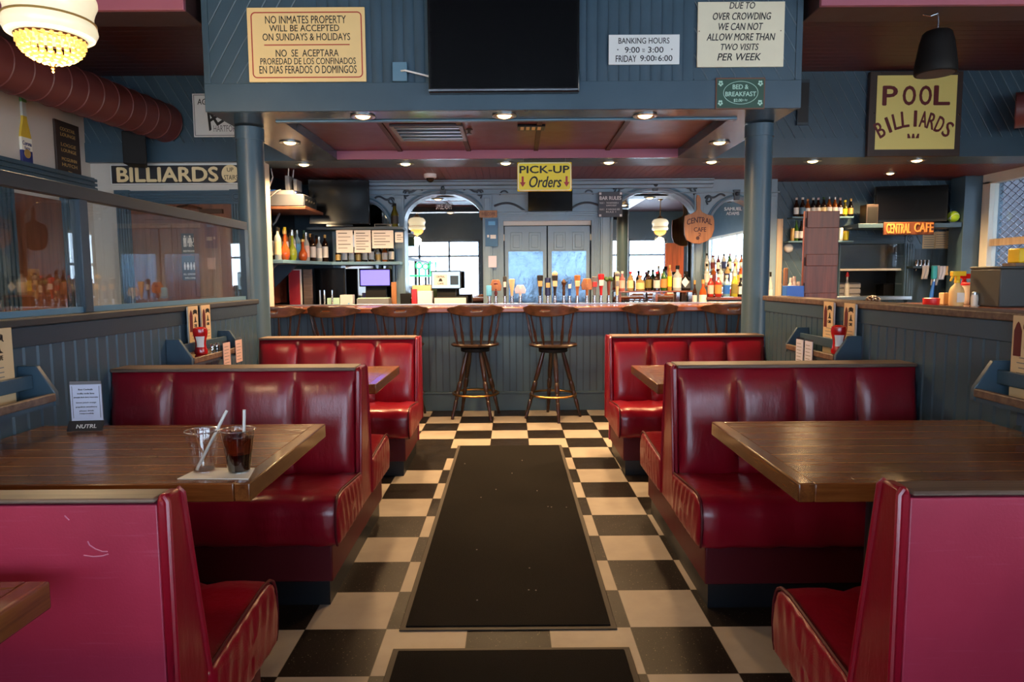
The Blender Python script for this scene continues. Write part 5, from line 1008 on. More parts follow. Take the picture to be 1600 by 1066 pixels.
# beer taps along the bar edge
Yt = 7.0
def tap(u, vt, label, prof, mats, top=None):
    p = at(u, 474, Yt); z0 = 1.0525; h = at(u, vt, Yt).z - z0; o = thing('beer_tap', label, 'beer tap', (p.x, Yt, z0), 0, 'beer taps on the bar')
    b = B(); b.lathe([(.023, 0), (.023, .008), (.015, .014), (.015, .06), (.02, .065), (.02, .075)], 16); b.tube([(0, 0, .045), (0, .06, .05), (0, .085, .02)], .01, 8); b.build('faucet', 'chrome', o)
    b = B(); b.lathe([(max(r, .001), .0755 + (h - .0755) * f) for f, r in prof], 16); b.build('handle', mats[0], o)
    if len(mats) > 1:
        f0, f1 = .45, .72; rr = max(r for f, r in prof); b = B(); b.box(-rr * .7, rr * .7, -rr * 1.04, -rr * .5, .0755 + (h - .0755) * f0, .0755 + (h - .0755) * f1); b.build('badge', mats[1], o, bev=.002)
    if top == 'ball': b = B(); b.sphere((0, 0, h + .01), .03, 12); b.build('finial', mats[-1], o)
    if top == 'board': b = B(); b.prism([(-.05, h * .55), (.05, h * .55), (.06, h * .75), (.035, h * 1.02), (-.035, h * 1.02), (-.06, h * .75)], 'y', -.014, .014); b.build('crest', mats[-1], o, bev=.004)
    if top == 'leaf': b = B(); [b.sphere((.03 * math.cos(k), .02 * math.sin(k), h * .97 + .01 * (k % 2)), .022, 8) for k in range(6)]; b.build('leaf_tuft', 'leaf', o)
paddle_ = [(0, .012), (.3, .016), (.8, .03), (.97, .032), (1, .02)]; slim = [(0, .012), (.5, .017), (.93, .02), (1, .014)]; turn = [(0, .012), (.2, .018), (.3, .012), (.45, .018), (.55, .012), (.7, .022), (.8, .026), (.9, .016), (1, .004)]; cyl_ = [(0, .018), (.06, .03), (.94, .03), (1, .026)]
for a in ((764.5, 446, 'sky blue beer tap handle', cyl_, ('skyblue',), None), (775, 438, 'dark red turned beer tap handle with wooden crest', turn, ('maroon', 'honey_wood'), 'board'), (789, 432, 'slim black and white beer tap handle', slim, ('sign_black', 'pale_sign'), None), (800, 436, 'cream paddle beer tap handle', paddle_, ('cream_sign',), None), (813, 446, 'pale beer tap handle with a lilac crest', slim, ('pale_sign', 'lilac_paper'), 'board'),
          (844, 430, 'black and gold flared beer tap handle', paddle_, ('sign_black', 'gold'), None), (856, 434, 'navy blue beer tap handle with gold foot', cyl_, ('navy', 'gold'), None), (867, 430, 'black and cream rounded beer tap handle', paddle_, ('sign_black', 'cream_sign'), 'ball'), (881, 436, 'dark turned spindle beer tap handle', turn, ('bronze',), None), (890, 437, 'blue and white thin beer tap handle', slim, ('blue_plastic', 'white'), None),
          (902, 430, 'golden wood beer tap handle with cream badge', paddle_, ('honey_wood', 'cream_sign'), None), (917, 436, 'plain tan wooden paddle beer tap handle', slim, ('honey_wood', 'honey_wood'), 'board'), (929, 432, 'pale grey blade shaped beer tap handle', paddle_, ('grey_plastic', 'sign_red'), None), (939, 428, 'bright red beer tap handle', paddle_, ('red_plastic', 'pale_sign'), None), (951, 436, 'brown wooden beer tap handle with green tuft', slim, ('brown_board',), 'leaf'), (964, 430, 'pale double headed beer tap handle', slim, ('cream_sign', 'grey_plastic'), 'ball')):
    tap(a[0], a[1], a[2] + ' on the bar', a[3], a[4], a[5])
# ------------------------------------------------------------ window side of the back wall
Yw = YBK
def wall_shelf(name, label, u0, u1, v, mat, d=.16, th=.02, br=()):
    a, c = at(u0, v, Yw - d), at(u1, v, Yw - d); return shelf(name, label, a.x, c.x, Yw - d, Yw - .001, a.z, th, mat, br), a.z
s1, z1_ = wall_shelf('wall_shelf', 'upper narrow wall shelf of brown beer bottles', 1238, 1334, 338.5, 'blue_light'); s2, z2_ = wall_shelf('wall_shelf', 'lower narrow wall shelf holding beers and two cans', 1232, 1334, 376.5, 'blue_light')
row([(1244, 309, 9, 'beer', 'darkbrown', 'pale_sign', 'pale_sign', 'brown beer bottle with silver label'), (1253.5, 308.5, 9, 'beer', 'darkbrown', 'blue_light', 'white', 'brown beer bottle with blue white label'), (1261.5, 311, 9, 'beer', 'amber', 'white', 'carved_orange', 'short brown beer bottle with orange neck'), (1270, 309, 9, 'beer', 'black', 'paper', 'pale_sign', 'dark beer bottle with silver neck'), (1278, 309, 9, 'beer', 'darkbrown', 'white', 'peach', 'brown beer bottle with pink neck'), (1286.5, 308, 9, 'beer', 'darkbrown', 'cream_sign', 'leaf', 'brown beer bottle with green cap'), (1295, 307.5, 9, 'beer', 'amber', 'pale_sign', 'steel', 'amber beer bottle with silver foil'), (1304, 308, 9, 'beer', 'amber', 'white', 'steel', 'amber beer bottle with white label'), (1312, 309, 9, 'beer', 'darkbrown', 'lilac_paper', 'peach', 'brown beer bottle with lilac label'), (1320, 313, 8, 'beer', 'olivegreen', 'yellow_sign', 'yellow_sign', 'olive beer bottle with yellow label'), (1328.5, 310.5, 9, 'beer', 'black', 'gold', 'gold', 'black beer bottle with gold cap')],
    Yw - .09, 338, 'beer bottles on the upper wall shelf', 'upper wall shelf', 'beer_bottle', zb=z1_ + .0005, start='from the mirror side')
row([(1238, 357, 7, 'can', 'gold', None, 'gold', 'tall bronze can'), (1243.5, 344, 8, 'beer', 'green', 'paper', 'leaf', 'green beer bottle'), (1251.5, 345, 9, 'beer', 'black', 'pale_sign', 'black_plastic', 'black beer bottle'), (1313.5, 356, 7, 'can', 'white', 'pale_sign', 'white', 'slim white can'), (1321.5, 360.5, 9, 'can', 'gold', 'yellow_sign', 'gold', 'golden yellow can')], Yw - .09, 376, 'drinks on the lower wall shelf', 'lower wall shelf', 'beer_bottle', zb=z2_ + .0005, start='from the mirror side')
p = at(1231.5, 388, Yw); b = B(); b.turned((0, -.0005, 0), (0, -.05, 0), [(0, .055), (.4, .055), (.8, .045), (1, .03)], 24); o = b.build('thermostat', 'white', None, (p.x, Yw, p.z)); o['label'] = 'round white thermostat below the beer shelves'; o['category'] = 'thermostat'
# pass-through to the kitchen
o = thing('serving_hatch', 'serving hatch with fluted blue casing looking into the kitchen', 'hatch', (0, 0, 0)); casing(o, bx0, bx1, bz1, YBK, .12, 4, 'hatch_casing', bz0)
box('sill', 'steel', (bx0 - .1, bx1 + .1, YBK - .06, YBK + .2, bz0 - .045, bz0 - .001), o, .004); box('rail', 'white_trim', (bx0, bx1, YBK + .03, YBK + .06, 1.375, 1.40), o); box('sliding_pane', 'pane_glass', (bx0 + .001, bx1 - .001, YBK + .06, YBK + .066, 1.401, bz1 - .001), o)
for k in range(3): o = thing('towel_stack', 'folded white towel in the serving hatch, %s of its pile' % ('bottom', 'middle', 'top')[k], 'towel', (4.32, YBK + .42, 1.001 + .075 * k), 0, 'folded towels in the hatch'); box('towel', 'cloth_grey', (-.17 + .008 * k, .17, -.11, .11, 0, .073), o, .02)
for u, lab, m_ in ((1383, 'dark square food container in the hatch, beside the towels', 'black_plastic'), (1402, 'olive brown food container at the end of the hatch', 'frame_brown')):
    p = at(u, 450, YBK + .4); o = thing('food_container', lab, 'container', (p.x, YBK + .4, 1.001)); box('tub', m_, (-.07, .07, -.1, .1, 0, .2), o, .008); box('rim', 'black_base', (-.076, .076, -.107, .107, .2005, .214), o, .003)
o = thing('squeeze_bottle', 'slim white bottle with red spout standing in the hatch', 'bottle', (at(1324, 430, YBK + .3).x, YBK + .3, 1.001)); b = B(); b.lathe([(.03, 0), (.03, .2), (.012, .24), (.012, .3)], 14); b.build('body', 'white', o); b = B(); b.lathe([(.02, .3), (.022, .31), (.01, .36)], 14); b.build('spout', 'red_plastic', o)
b = B(); b.box(bx0 + .02, bx0 + .16, YBK + .6, YBK + .605, 1.35, 1.7); o = b.build('kitchen_notice', 'pale_sign'); o['label'] = 'pale notice on the kitchen wall seen through the hatch'; o['category'] = 'notice'
# television shelf by the window
a_, c_ = at(1338, 350, 8.1), at(1506, 349, 8.1)
shelf('television_shelf', 'blue shelf under the window side television', a_.x, XR - .23, 8.05, YBK - .001, a_.z, .05, 'blue_paint', ())
zt2 = a_.z
S = tv('television', 'black television by the window above the carved cafe sign', (1370, 288, 1472, 344), 8.2, .06, rz=-.16, bezel=.02); S.o.location.z = zt2 + .02; box('stand', 'black_gloss', (-.18, .18, -.1, .06, -.0195, -.0005), S.o, .004)
o = thing('shelf_speaker', 'dark brown box speaker beside the window side television', 'speaker', (at(1359, 335, 8.2).x, 8.2, zt2 + .0005)); box('cabinet', 'frame_brown', (-.07, .07, -.06, .1, 0, at(1359, 320, 8.2).z - zt2), o, .006); box('grille', 'black_plastic', (-.06, .06, -.064, -.059, .015, .2), o)
xq = at(1491, 338, 8.12).x
o = thing('tennis_ball', 'yellow green tennis ball in a small stand on the shelf', 'ball', (xq, 8.14, zt2 + .012)); b = B(); b.sphere((0, 0, .068), .066, 24); b.build('ball', 'tennis', o); b = B(); b.tube([(.067 * math.sin(k * PI / 16), -.067 * math.cos(k * PI / 16) * .9, .068 + .03 * math.cos(k * PI / 8)) for k in range(-8, 9)], .003, 5); b.build('seam', 'white', o)
o = thing('ball_case', 'clear display case around the tennis ball', 'case', (xq, 8.14, zt2 + .0005)); box('foot_plate', 'black_base', (-.085, .085, -.085, .085, 0, .0105), o)
for q in ((-.085, -.081), (.081, .085)): box('side_pane', 'clear_acrylic', (q[0], q[1], -.085, .085, .011, .16), o)
box('rear_pane', 'clear_acrylic', (-.0805, .0805, .081, .085, .011, .16), o)
S = Sign('carved_sign', 'carved wooden cafe sign with raised orange letters under the television', 'sign', (1380, 347.5, 1457, 367), 8.04, .03, 'carved_brown', .006)
S.line('CENTRAL', (1383, 350, 1420, 364.5), 'carved_orange', bold=.015, depth=.008); S.line('CAFE', (1426, 349, 1455, 363), 'carved_orange', bold=.015, depth=.008)
for lab, r in (('yellowed paper sheet beside the window, nearest the hatch', (1442, 363, 1460, 399)), ('yellowed paper sheet beside the window, middle one', (1461, 362, 1478, 399)), ('yellowed paper sheet beside the window, nearest the window', (1479, 361, 1497, 399))):
    S = Sign('old_notice', lab, 'notice', r, YBK - .002, .003, 'kraft', 0, group='yellowed sheets by the window')
    for k in range(9): v = r[1] + 4 + k * 3.6; S.bar((r[0] + 2, v, r[2] - 2 - (k * 5) % 5, v + .8), 'ink_soft', 'print_line', .0005)
# tool rack
a_, c_ = at(1429, 404, 8.3), at(1494, 404, 8.3)
o = thing('tool_rack', 'dark blue beadboard rack with shelf and hooks for tools', 'rack', ((a_.x + c_.x) / 2, YBK - .001, 0)); w_ = c_.x - a_.x
b = B(); grooves(b, -w_ / 2, w_ / 2, .75, a_.z + .12, -.03, .075, .008, .01); b.box(-w_ / 2, w_ / 2, -.029, -.001, .75, a_.z + .12); b.build('back_boards', 'blue_dark', o); box('ledge', 'blue_dark', (-w_ / 2 - .02, w_ / 2 + .02, -.16, -.03, a_.z - .12, a_.z - .09), o, .004)
for k in range(5): b = B(); b.tube([(-w_ / 2 + .06 + k * .1, -.04, a_.z - .13), (-w_ / 2 + .06 + k * .1, -.09, a_.z - .15), (-w_ / 2 + .06 + k * .1, -.1, a_.z - .12)], .006, 6); b.build('hook', 'chrome', o)
for k in range(4): b = B(); b.lathe([(.02, 0), (.02, .05), (.022, .055), (.015, .075)], 12); q = b.build('spice_jar', 'chrome', None, (a_.x + .06 + k * .045, YBK - .1, a_.z - .0895)); q['label'] = 'small steel jar on the tool rack ledge, %s from the hatch' % ORD[k]; q['category'] = 'jar'; q['group'] = 'steel jars on the rack ledge'
for u0, u1, v0, v1, lab, m_ in ((1438, 1447, 415, 436, 'short grey towel hanging on the rack nearest the hatch', 'cloth_grey'), (1453, 1463, 415, 446, 'long grey towel hanging mid rack', 'cloth_grey'), (1464, 1473, 416, 437, 'lilac white towel on the rack beside the tan tag', 'lilac_paper'), (1474, 1480, 416, 430, 'tan paper tag hanging on the rack', 'kraft')):
    p, q = at(u0, v0, YBK - .13), at(u1, v1, YBK - .13); b = B(); n = 8; w0 = q.x - p.x
    P = [[(w0 * i / n - w0 / 2 + .01 * math.sin(j) * (j / 5), .008 * math.sin(i * 1.5 + j * .4), (q.z - p.z) * j / 5) for i in range(n + 1)] for j in range(6)]; b.grid(P)
    o = b.build('hanging_towel' if 'towel' in lab else 'paper_tag', m_, None, ((p.x + q.x) / 2, YBK - .18, p.z)); o['label'] = lab; o['category'] = 'towel' if 'towel' in lab else 'tag'; md = o.modifiers.new('thickness', 'SOLIDIFY'); md.thickness = .006
    if 'towel' in lab: o['group'] = 'towels on the rack'
p = at(1448, 440, YBK - .12); o = thing('bottle_brush', 'blue handled brush with teal head hanging on the rack', 'brush', (p.x, YBK - .21, p.z)); b = B(); b.turned((0, 0, -.27), (.03, 0, .0), [(0, .02), (.5, .022), (1, .014)], 10); b.build('handle', 'blue_plastic', o); b = B(); b.box(0, .06, -.02, .02, .03, .19); b.build('head', 'teal', o, bev=.01); b = B(); b.turned((.03, 0, -.01), (.035, 0, .04), [(0, .012), (1, .012)], 8); b.build('neck', 'steel', o)
# serving ledge behind the divider and what stands on it
zk = 1.06
o = thing('serving_counter', 'dark wooden serving counter behind the low divider', 'counter', (0, 0, 0)); box('top', 'bar_top_wood', (2.32, 5.2, 5.15, 6.3, zk - .04, zk), o, .006); box('body', 'blue_dark', (2.4, 5.1, 5.3, 6.25, 0, zk - .041), o)
Yk = 5.75
def on_counter(name, label, cat, u, Y=Yk, rz=0, group=None): return thing(name, label, cat, (at(u, 470, Y).x, Y, zk + .0005), rz, group)
pa, pb = at(1257, 330, Yk), at(1312, 330, Yk); o = thing('shutter_door', 'tall brown wooden shutter board standing on the serving counter', 'board', ((pa.x + pb.x) / 2, Yk, zk + .0005)); w_ = pb.x - pa.x; h = pa.z - zk
box('panel', 'brown_board', (-w_ / 2, w_ / 2, 0, .02, 0, h), o, .003)
for f0, f1 in ((0.0, .1), (.3, .42), (.76, 1.0)): pass
b = B()
for z0, z1 in ((0, h * .14), (h * .42, h * .55), (h * .82, h)): b.box(-w_ / 2 + .02, w_ / 2 - .004, -.016, -.0005, z0 + .002, z1 - .002)
b.build('cross_rail', 'brown_board', o, bev=.004)
b = B(); b.box(-w_ / 2, -w_ / 2 + .019, -.012, -.0005, 0, h); b.build('stile', 'brown_board', o, bev=.003)
for f_ in (.2, .47, .88): box('strap_hinge', 'black_plastic', (-w_ / 2 + .006, -w_ / 2 + .014, -.016, -.0125, h * f_ - .035, h * f_ + .035), o)
box('brace', 'brown_board', (-w_ / 2 + .05, w_ / 2 - .05, .021, .16, 0, .03), o)
o = on_counter('wipes_box', 'blue wipes box with a cyan patch, beside the brown shutter board', 'box', 1243, 5.7); box('carton', 'blue_plastic', (-.075, .07, 0, .1, 0, at(1243, 447, 5.7).z - zk), o, .004); box('cyan_patch', 'skyblue', (-.055, .03, -.003, .0005, .03, .08), o)
for k, (u, v, m_, lab) in enumerate(((1235, 434, 'white', 'white bottle behind the blue wipes box, nearest the column'), (1240, 432, 'pale_sign', 'pale tube behind the blue wipes box'), (1247, 440, 'lilac_paper', 'lilac bottle behind the blue wipes box'), (1254, 444, 'pink', 'pink bottle next to the brown shutter board'))):
    o = on_counter('cleaner_bottle', lab, 'bottle', u, 6.0); h = at(u, v, 6.0).z - zk; b = B(); b.lathe([(.024, 0), (.026, .01), (.026, h * .7), (.012, h * .82)], 14); b.build('body', m_, o); b = B(); b.lathe([(.013, h * .82), (.013, h), (.004, h)], 12); b.build('cap', 'white', o)
o = on_counter('wooden_paddle', 'slim wooden board standing between post and wipes box', 'board', 1227, 5.9); box('blade', 'honey_wood', (-.02, .02, 0, .02, 0, at(1227, 419, 5.9).z - zk), o, .01)
o = on_counter('pine_cone', 'small dark pine cone ornament on the serving counter', 'ornament', 1364, 5.6); b = B()
for k in range(26): a = k * 2.4; z = .01 + .0022 * k; r = .05 * math.sin(PI * (k + 4) / 32); b.sphere((r * math.cos(a), r * math.sin(a), z + .012), .013, 6)
b.build('scales', 'bronze', o)
o = on_counter('red_tin', 'low red tin on the serving counter', 'tin', 1455, 5.7); b = B(); b.lathe([(.06, 0), (.062, .004), (.062, .045)], 24); b.build('body', 'red_plastic', o); b = B(); b.lathe([(.064, .0455), (.064, .056), (.058, .06)], 24); b.build('lid', 'red_plastic', o)
o = on_counter('sponge_box', 'cream box beside the yellow trigger spray bottle', 'box', 1480, 5.8); box('carton', 'kraft', (-.05, .05, -.03, .04, 0, .1), o, .006)
o = on_counter('spray_bottle', 'clear spray bottle with yellow trigger on the serving counter', 'spray bottle', 1494, 5.6); h = at(1494, 424, 5.6).z - zk
b = B(); b.lathe([(.05, 0), (.054, .01), (.054, h * .42), (.045, h * .52), (.02, h * .62), (.018, h * .66)], 20); b.build('bottle', 'tan_sign', o); b = B(); b.lathe([(.022, h * .66), (.022, h * .74)], 14); b.box(-.05, .06, -.02, .02, h * .86, h); b.box(-.015, .015, -.015, .015, h * .74, h * .87); b.prism([(-.045, h * .86), (-.03, h * .86), (-.05, h * .7), (-.06, h * .72)], 'y', -.008, .008); b.build('trigger', 'yellow_plastic', o, bev=.003); box('printed_label', 'pale_sign', (-.03, .03, -.057, -.052, h * .1, h * .38), o)
o = on_counter('cleaning_bottle', 'second spray bottle with red trigger behind the white tub', 'spray bottle', 1505, 5.95); h = at(1505, 428, 5.95).z - zk; b = B(); b.lathe([(.045, 0), (.045, h * .45), (.018, h * .62)], 18); b.build('bottle', 'pale_sign', o); b = B(); b.lathe([(.02, h * .62), (.02, h * .76)], 12); b.box(-.045, .05, -.016, .016, h * .84, h); b.box(-.012, .012, -.012, .012, h * .76, h * .85); b.build('trigger', 'red_plastic', o, bev=.003)
o = on_counter('wipes_tub', 'white tub with red lid and black loop handle', 'tub', 1518, 5.82); h = at(1518, 442, 5.82).z - zk; b = B(); b.lathe([(.075, 0), (.08, .006), (.08, h * .88)], 28); b.build('tub', 'white', o); b = B(); b.lathe([(.085, h * .8805), (.085, h * .97), (.07, h)], 28); b.build('lid', 'red_plastic', o); b = B(); b.tube([(.1 + .025 * math.cos(k * PI / 8), -.02, h * .86 + .035 * math.sin(k * PI / 8)) for k in range(16)], .005, 6, True); b.build('loop', 'black_plastic', o); box('red_label', 'red_panel', (-.055, -.02, -.079, -.07, .03, h * .6), o)
for k, u in enumerate((1522, 1530)):
    o = on_counter('salt_shaker', 'clear shaker with pale top before the white tub, %s one' % ('first' if k == 0 else 'second'), 'shaker', u, 5.5, group='shakers before the tub'); b = B(); b.lathe([(.022, 0), (.024, .06), (.02, .09)], 14); b.build('body', 'pale_sign', o); b = B(); b.lathe([(.021, .0905), (.02, .11), (.001, .118)], 14); b.build('cap', 'steel', o)
for k in range(5):
    o = on_counter('dressing_bottle', 'peach coloured squeeze bottle near the grey cabinet, %s from the white tub' % ORD[k], 'bottle', 1537 + k * 5.6, 5.72 + .05 * (k % 2), group='peach squeeze bottles'); b = B(); b.lathe([(.03, 0), (.032, .01), (.032, .13), (.014, .15)], 14); b.build('body', ('peach', 'kraft')[k % 2], o); b = B(); b.lathe([(.014, .1505), (.006, .18)], 10); b.build('tip', 'white', o)
o = on_counter('grey_cabinet', 'plain charcoal cabinet box standing behind the low divider', 'cabinet', 1600, 5.25); h = at(1590, 420, 5.25).z - zk; xx = at(1600, 420, 5.25).x - at(1561, 420, 5.25).x; box('body', 'charcoal', (-xx, .3, 0, .35, 0, h), o, .01); box('lid', 'charcoal', (-xx - .004, .304, -.004, .354, h + .0005, h + .02), o, .006)
o = on_counter('basket', 'yellow basket on the grey cabinet', 'basket', 1600, 5.35); o.location.z = zk + h + .0215; box('tray', 'worn_trim', (-.08, .2, 0, .15, 0, .025), o); box('body', 'yellow_plastic', (-.05, .18, .01, .14, .0255, .14), o, .01)
# ------------------------------------------------------------ condiment trays on the dividers
def tray(label, s, y0, y1):
    yc = (y0 + y1) / 2; o = thing('condiment_tray', label, 'condiment tray', (s * XP, yc, 0), 0, 'blue wooden condiment trays'); L = (y1 - y0) / 2; a = -s
    X = lambda d: a * d
    for q in (-1, 1):
        b = B(); b.prism([(X(.001), .845), (X(.135), .845), (X(.135), .895), (X(.07), .995), (X(.001), .995)], 'y', q * L, q * (L - .022)); b.build('end_panel', 'blue_paint', o, bev=.003)
    box('bottom', 'blue_paint', (X(.001), X(.13), -L + .0225, L - .0225, .846, .862), o); b = B(); b.box(X(.118), X(.14), -L + .0225, L - .0225, .8625, .893); b.build('front_lip', 'worn_trim', o, bev=.004)
    box('divider', 'blue_paint', (X(.045), X(.057), -L + .0225, L - .0225, .91, .962), o, .003)
    return o
tray('blue condiment tray on the glass topped divider, above the plank table with cups', -1, 1.86, 2.53)
tray('blue condiment tray on the glass topped divider, holding ketchup beside the column', -1, 3.60, 4.27)
tray('blue condiment tray opposite the ketchup of the glass divider, above the hidden table', 1, 3.54, 4.2)
tray('blue condiment tray above the bare plank table', 1, 1.82, 2.49)
def menu_card(label, s, y, w_=.115, h=.30):
    o = thing('menu_card', label, 'menu', (s * (XP - .034), y, .8625), 0, 'folded menus standing in the trays'); a = -s; o.rotation_euler = (0, s * -.06, -s * PI / 2 + PI)
    o.rotation_euler = (.0, 0, s * -PI / 2)
    sheet = box('sheet', 'kraft', (-w_ / 2, w_ / 2, .0, .006, 0, h), o, .001); box('back_sheet', 'paper', (-w_ / 2 + .004, w_ / 2 + .004, .0065, .012, 0, h - .004), o)
    y_ = -.0004
    b = B(); x0 = -w_ / 2 + .01; b.prism([(x0, h * .52), (x0 + .036, h * .52), (x0 + .036, h * .82), (x0 + .026, h * .9), (x0 + .018, h * .93), (x0 + .01, h * .9), (x0, h * .82)], 'y', -.0012, .0004); b.build('window_picture', 'maroon', o)
    text('CENTRAL', .02, h * .87, .052, .022, 'ink', o, y_, bold=.03, arc=.008); text('CAFE', .02, h * .63, .036, .016, 'ink', o, y_, bold=.03); b = B(); b.prism([(.0, h * .69), (.042, h * .69), (.03, h * .72), (.024, h * .8), (.018, h * .8), (.012, h * .72)], 'y', -.001, .0004); b.build('figure_mark', 'ink', o)
    for k in range(4): box('print_line', 'ink_soft', (-.02 - .01 * (k % 2), .04, -.0008, .0004, h * (.5 - .06 * k), h * (.5 - .06 * k) + .003), o)
    return o
menu_card('folded menu in the tray beside the column, nearer the viewer', -1, 3.86); menu_card('folded menu in the tray beside the column, nearer the bar', -1, 4.02)
menu_card('folded menu with torn top in the tray above the plank table with cups', -1, 2.36, .18, .28)
menu_card('folded menu behind the label of the tilted ketchup bottle', 1, 3.62); menu_card('folded menu standing alone farther from the tilted ketchup bottle', 1, 3.86); menu_card('folded menu in the tray above the bare plank table', 1, 2.375, .12, .30)
def ketchup(label, x, y, s):
    o = thing('ketchup_bottle', label, 'ketchup bottle', (x, y, .8625), 0, 'upside down ketchup bottles'); o.scale = (1, 1, 1)
    b = B(); b.lathe([(.028, .0305), (.034, .035), (.036, .05), (.03, .07), (.027, .09), (.029, .11), (.037, .14), (.039, .16), (.036, .178), (.02, .186), (.001, .187)], 28); b.build('bottle', 'ketchup', o)
    b = B(); b.lathe([(.030, 0), (.033, .004), (.033, .026), (.029, .03)], 28); b.build('cap', 'red_plastic', o)
    b = B(); rs = []
    for z, r in ((.075, .0305), (.09, .0285), (.11, .0305), (.135, .037)):
        rs.append([(r * math.cos(k), r * math.sin(k), z) for k in [(-1.9 if s < 0 else -2.6) + q * .17 for q in range(9)]])
    b.rings(rs, closed=False, cap0=False, cap1=False); b.build('paper_label', 'white', o)
ketchup('upside down ketchup bottle in the tray beside the column', -1.735, 3.80, -1); ketchup('upside down ketchup bottle with white label, tray over the bench of the ketchup side', 1.735, 3.60, 1)
for k, y in enumerate((3.96, 4.03)):
    o = thing('salt_shaker', 'small steel topped shaker next to the ketchup, %s one' % ('nearer' if k == 0 else 'farther'), 'shaker', (-1.745, y, .8625), 0, 'shakers in the tray'); b = B(); b.lathe([(.017, 0), (.019, .003), (.018, .045), (.016, .055)], 16); b.build('body', 'tumbler_glass', o); b = B(); b.lathe([(.0175, .0555), (.017, .07), (.012, .076), (.001, .078)], 16); b.build('cap', 'chrome', o)
def leaflet(label, s, y, rz=0, h=.14):
    o = thing('drink_leaflet', label, 'leaflet', (s * (XP - .148), y, .80), s * -PI / 2 + rz, 'acrylic drink leaflets'); o.location.z = .7995
    box('acrylic_sleeve', 'clear_acrylic', (-.052, .052, .004, .0055, .0, h + .012), o); box('sheet', 'peach' if s < 0 else 'lilac_paper', (-.048, .048, .0, .0035, .004, h), o)
    for k in range(6): box('print_line', 'ink_soft', (-.036, .03 - .012 * (k % 2), -.0006, .0004, .02 + k * .019, .023 + k * .019), o)
leaflet('pink drink leaflet on the front of the tray beside the column, nearer one', -1, 4.02); leaflet('pink drink leaflet on the front of the tray beside the column, farther one', -1, 4.2)
leaflet('white drink leaflet on the tray front of the ketchup side, nearer one', 1, 3.84); leaflet('white drink leaflet on the tray front of the ketchup side, farther one', 1, 3.96)
# ------------------------------------------------------------ on the tables
zt1 = .7515
p = atz(138, 672, .75); o = thing('table_menu_stand', 'acrylic menu stand with white card and black base, far end of table', 'menu stand', (p.x, p.y, zt1), .12)
pa, pb = atz(112, 672, .75), atz(170, 664, .75); w_ = .115; hh = .165
b = B(); b.prism([(-.03, 0), (.03, 0), (.006, .035), (-.006, .035)], 'x', -w_ / 2 - .006, w_ / 2 + .006); b.build('stand_foot', 'clear_acrylic', o)
b = B(); b.prism([(-.0315, .001), (-.0305, .001), (-.0068, .0355), (-.0078, .0355)], 'x', -w_ / 2 - .004, w_ / 2 + .006); b.build('black_band', 'sign_black', o)
box('acrylic_sleeve', 'clear_acrylic', (-w_ / 2, w_ / 2, .0022, .004, .0352, hh + .02), o); box('card', 'lilac_paper', (-w_ / 2 + .003, w_ / 2 - .003, -.002, .002, .0352, hh + .006), o)
box('dark_heading', 'ink_soft', (-w_ / 2 + .003, w_ / 2 - .003, -.002, .002, hh + .0065, hh + .018), o)
for st, f_, ww in (('Beer Cocktails', .9, .05), ('vodka soda lime', .78, .06), ('pineapple black cherry watermelon', .66, .085), ('lemon peach orange', .5, .07), ('grapefruit strawberry', .37, .075), ('please drink', .25, .05), ('responsibly', .17, .05)): text(st, 0, .04 + (hh - .04) * f_, ww, .006, 'ink', o, -.0022)
for x in (-w_ / 2 + .01, w_ / 2 - .01): box('border_line', 'ink', (x - .0006, x + .0006, -.0026, -.0019, .045, hh), o)
e = text('NUTRL', 0, 0, .07, .015, 'white', o, 0, bold=.02); e.location = (.005, -.0205, .0165); e.rotation_euler = (-.6, 0, 0)
p = atz(1592, 683, .75); o = thing('table_menu_stand', 'acrylic menu stand edge at the far end of the bare table', 'menu stand', (p.x + .055, p.y, zt1), -.4); b = B(); b.prism([(-.03, 0), (.03, 0), (.006, .035), (-.006, .035)], 'x', -.06, .06); b.build('stand_foot', 'clear_acrylic', o); box('card', 'slate', (-.055, .055, -.002, .002, .0355, .09), o)
q1, q2, q3, q4 = atz(277, 750, .75), atz(388, 750, .75), atz(398, 733, .75), atz(312, 733, .75)
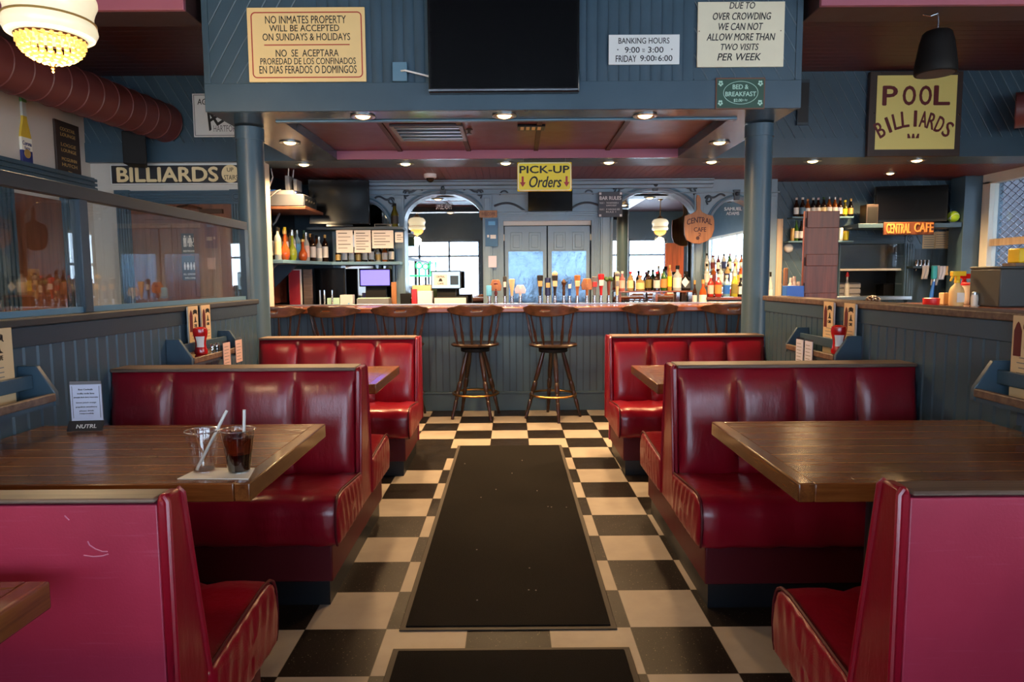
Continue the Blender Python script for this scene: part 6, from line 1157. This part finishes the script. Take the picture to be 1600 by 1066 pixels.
b = B(); b.prism([(q.x, q.y) for q in (q1, q2, q3, q4)], 'z', .7512, .7535); o = b.build('napkin', 'white'); o['label'] = 'square white paper napkin under the two plastic cups'; o['category'] = 'napkin'
def cup(name, label, u, v, full):
    p = atz(u, v, .754); o = thing(name, label, 'cup', (p.x, p.y, .7538), .3, 'clear plastic cups'); H = .118 if not full else .122; r0, r1 = .03, .0475
    b = B(); b.lathe([(.0005, .002), (r0, .002), (r0 + .0005, 0), (r1 - .001, H - .003)], 40, cap=False); b.build('cup_wall', 'cup_plastic', o)
    b = B(); b.tube([(r1 * math.cos(k * PI / 24), r1 * math.sin(k * PI / 24), H) for k in range(48)], .0022, 8, True); b.build('rim', 'cup_rim', o)
    if full:
        lv = H * .8; rr = lambda z: r0 + (r1 - r0) * z / H - .0012
        b = B(); b.lathe([(.0005, .004), (rr(.004), .004), (rr(lv * .55), lv * .55)], 36, cap=False); b.build('cola_drink', 'cola', o)
        b = B(); b.lathe([(rr(lv * .55), lv * .55), (rr(lv), lv), (.0005, lv)], 36, cap=False); b.build('icy_top', 'cola_top', o)
        r_ = random.Random(5)
        for k in range(7):
            a = k * .9; b = B(); s_ = .011; b.box(-s_, s_, -s_, s_, -s_, s_); c = b.build('ice_cube', 'ice', o, (.024 * math.cos(a) * (k > 0), .024 * math.sin(a) * (k > 0), lv + .004), (r_.random(), r_.random(), r_.random()), bev=.003)
        b = B(); b.turned((.012, .0, .02), (.02, .004, .178), [(0, .0045), (1, .0045)], 14); b.build('straw', 'straw', o)
    else:
        b = B(); b.turned((-.018, -.012, .006), (.068, .004, .172), [(0, .0045), (1, .0045)], 14); b.build('straw', 'straw', o)
        b = B(); b.lathe([(.0005, .0025), (r0 - .002, .0025), (r0 - .001, .006), (.0005, .006)], 30, cap=False); b.build('melt_water', 'ice', o)
cup('drinking_cup', 'empty clear plastic cup with a leaning straw on the napkin', 319, 735, False); cup('drinking_cup', 'clear plastic cup of iced cola with upright straw on the napkin', 374, 736, True)
bpy.context.view_layer.update()
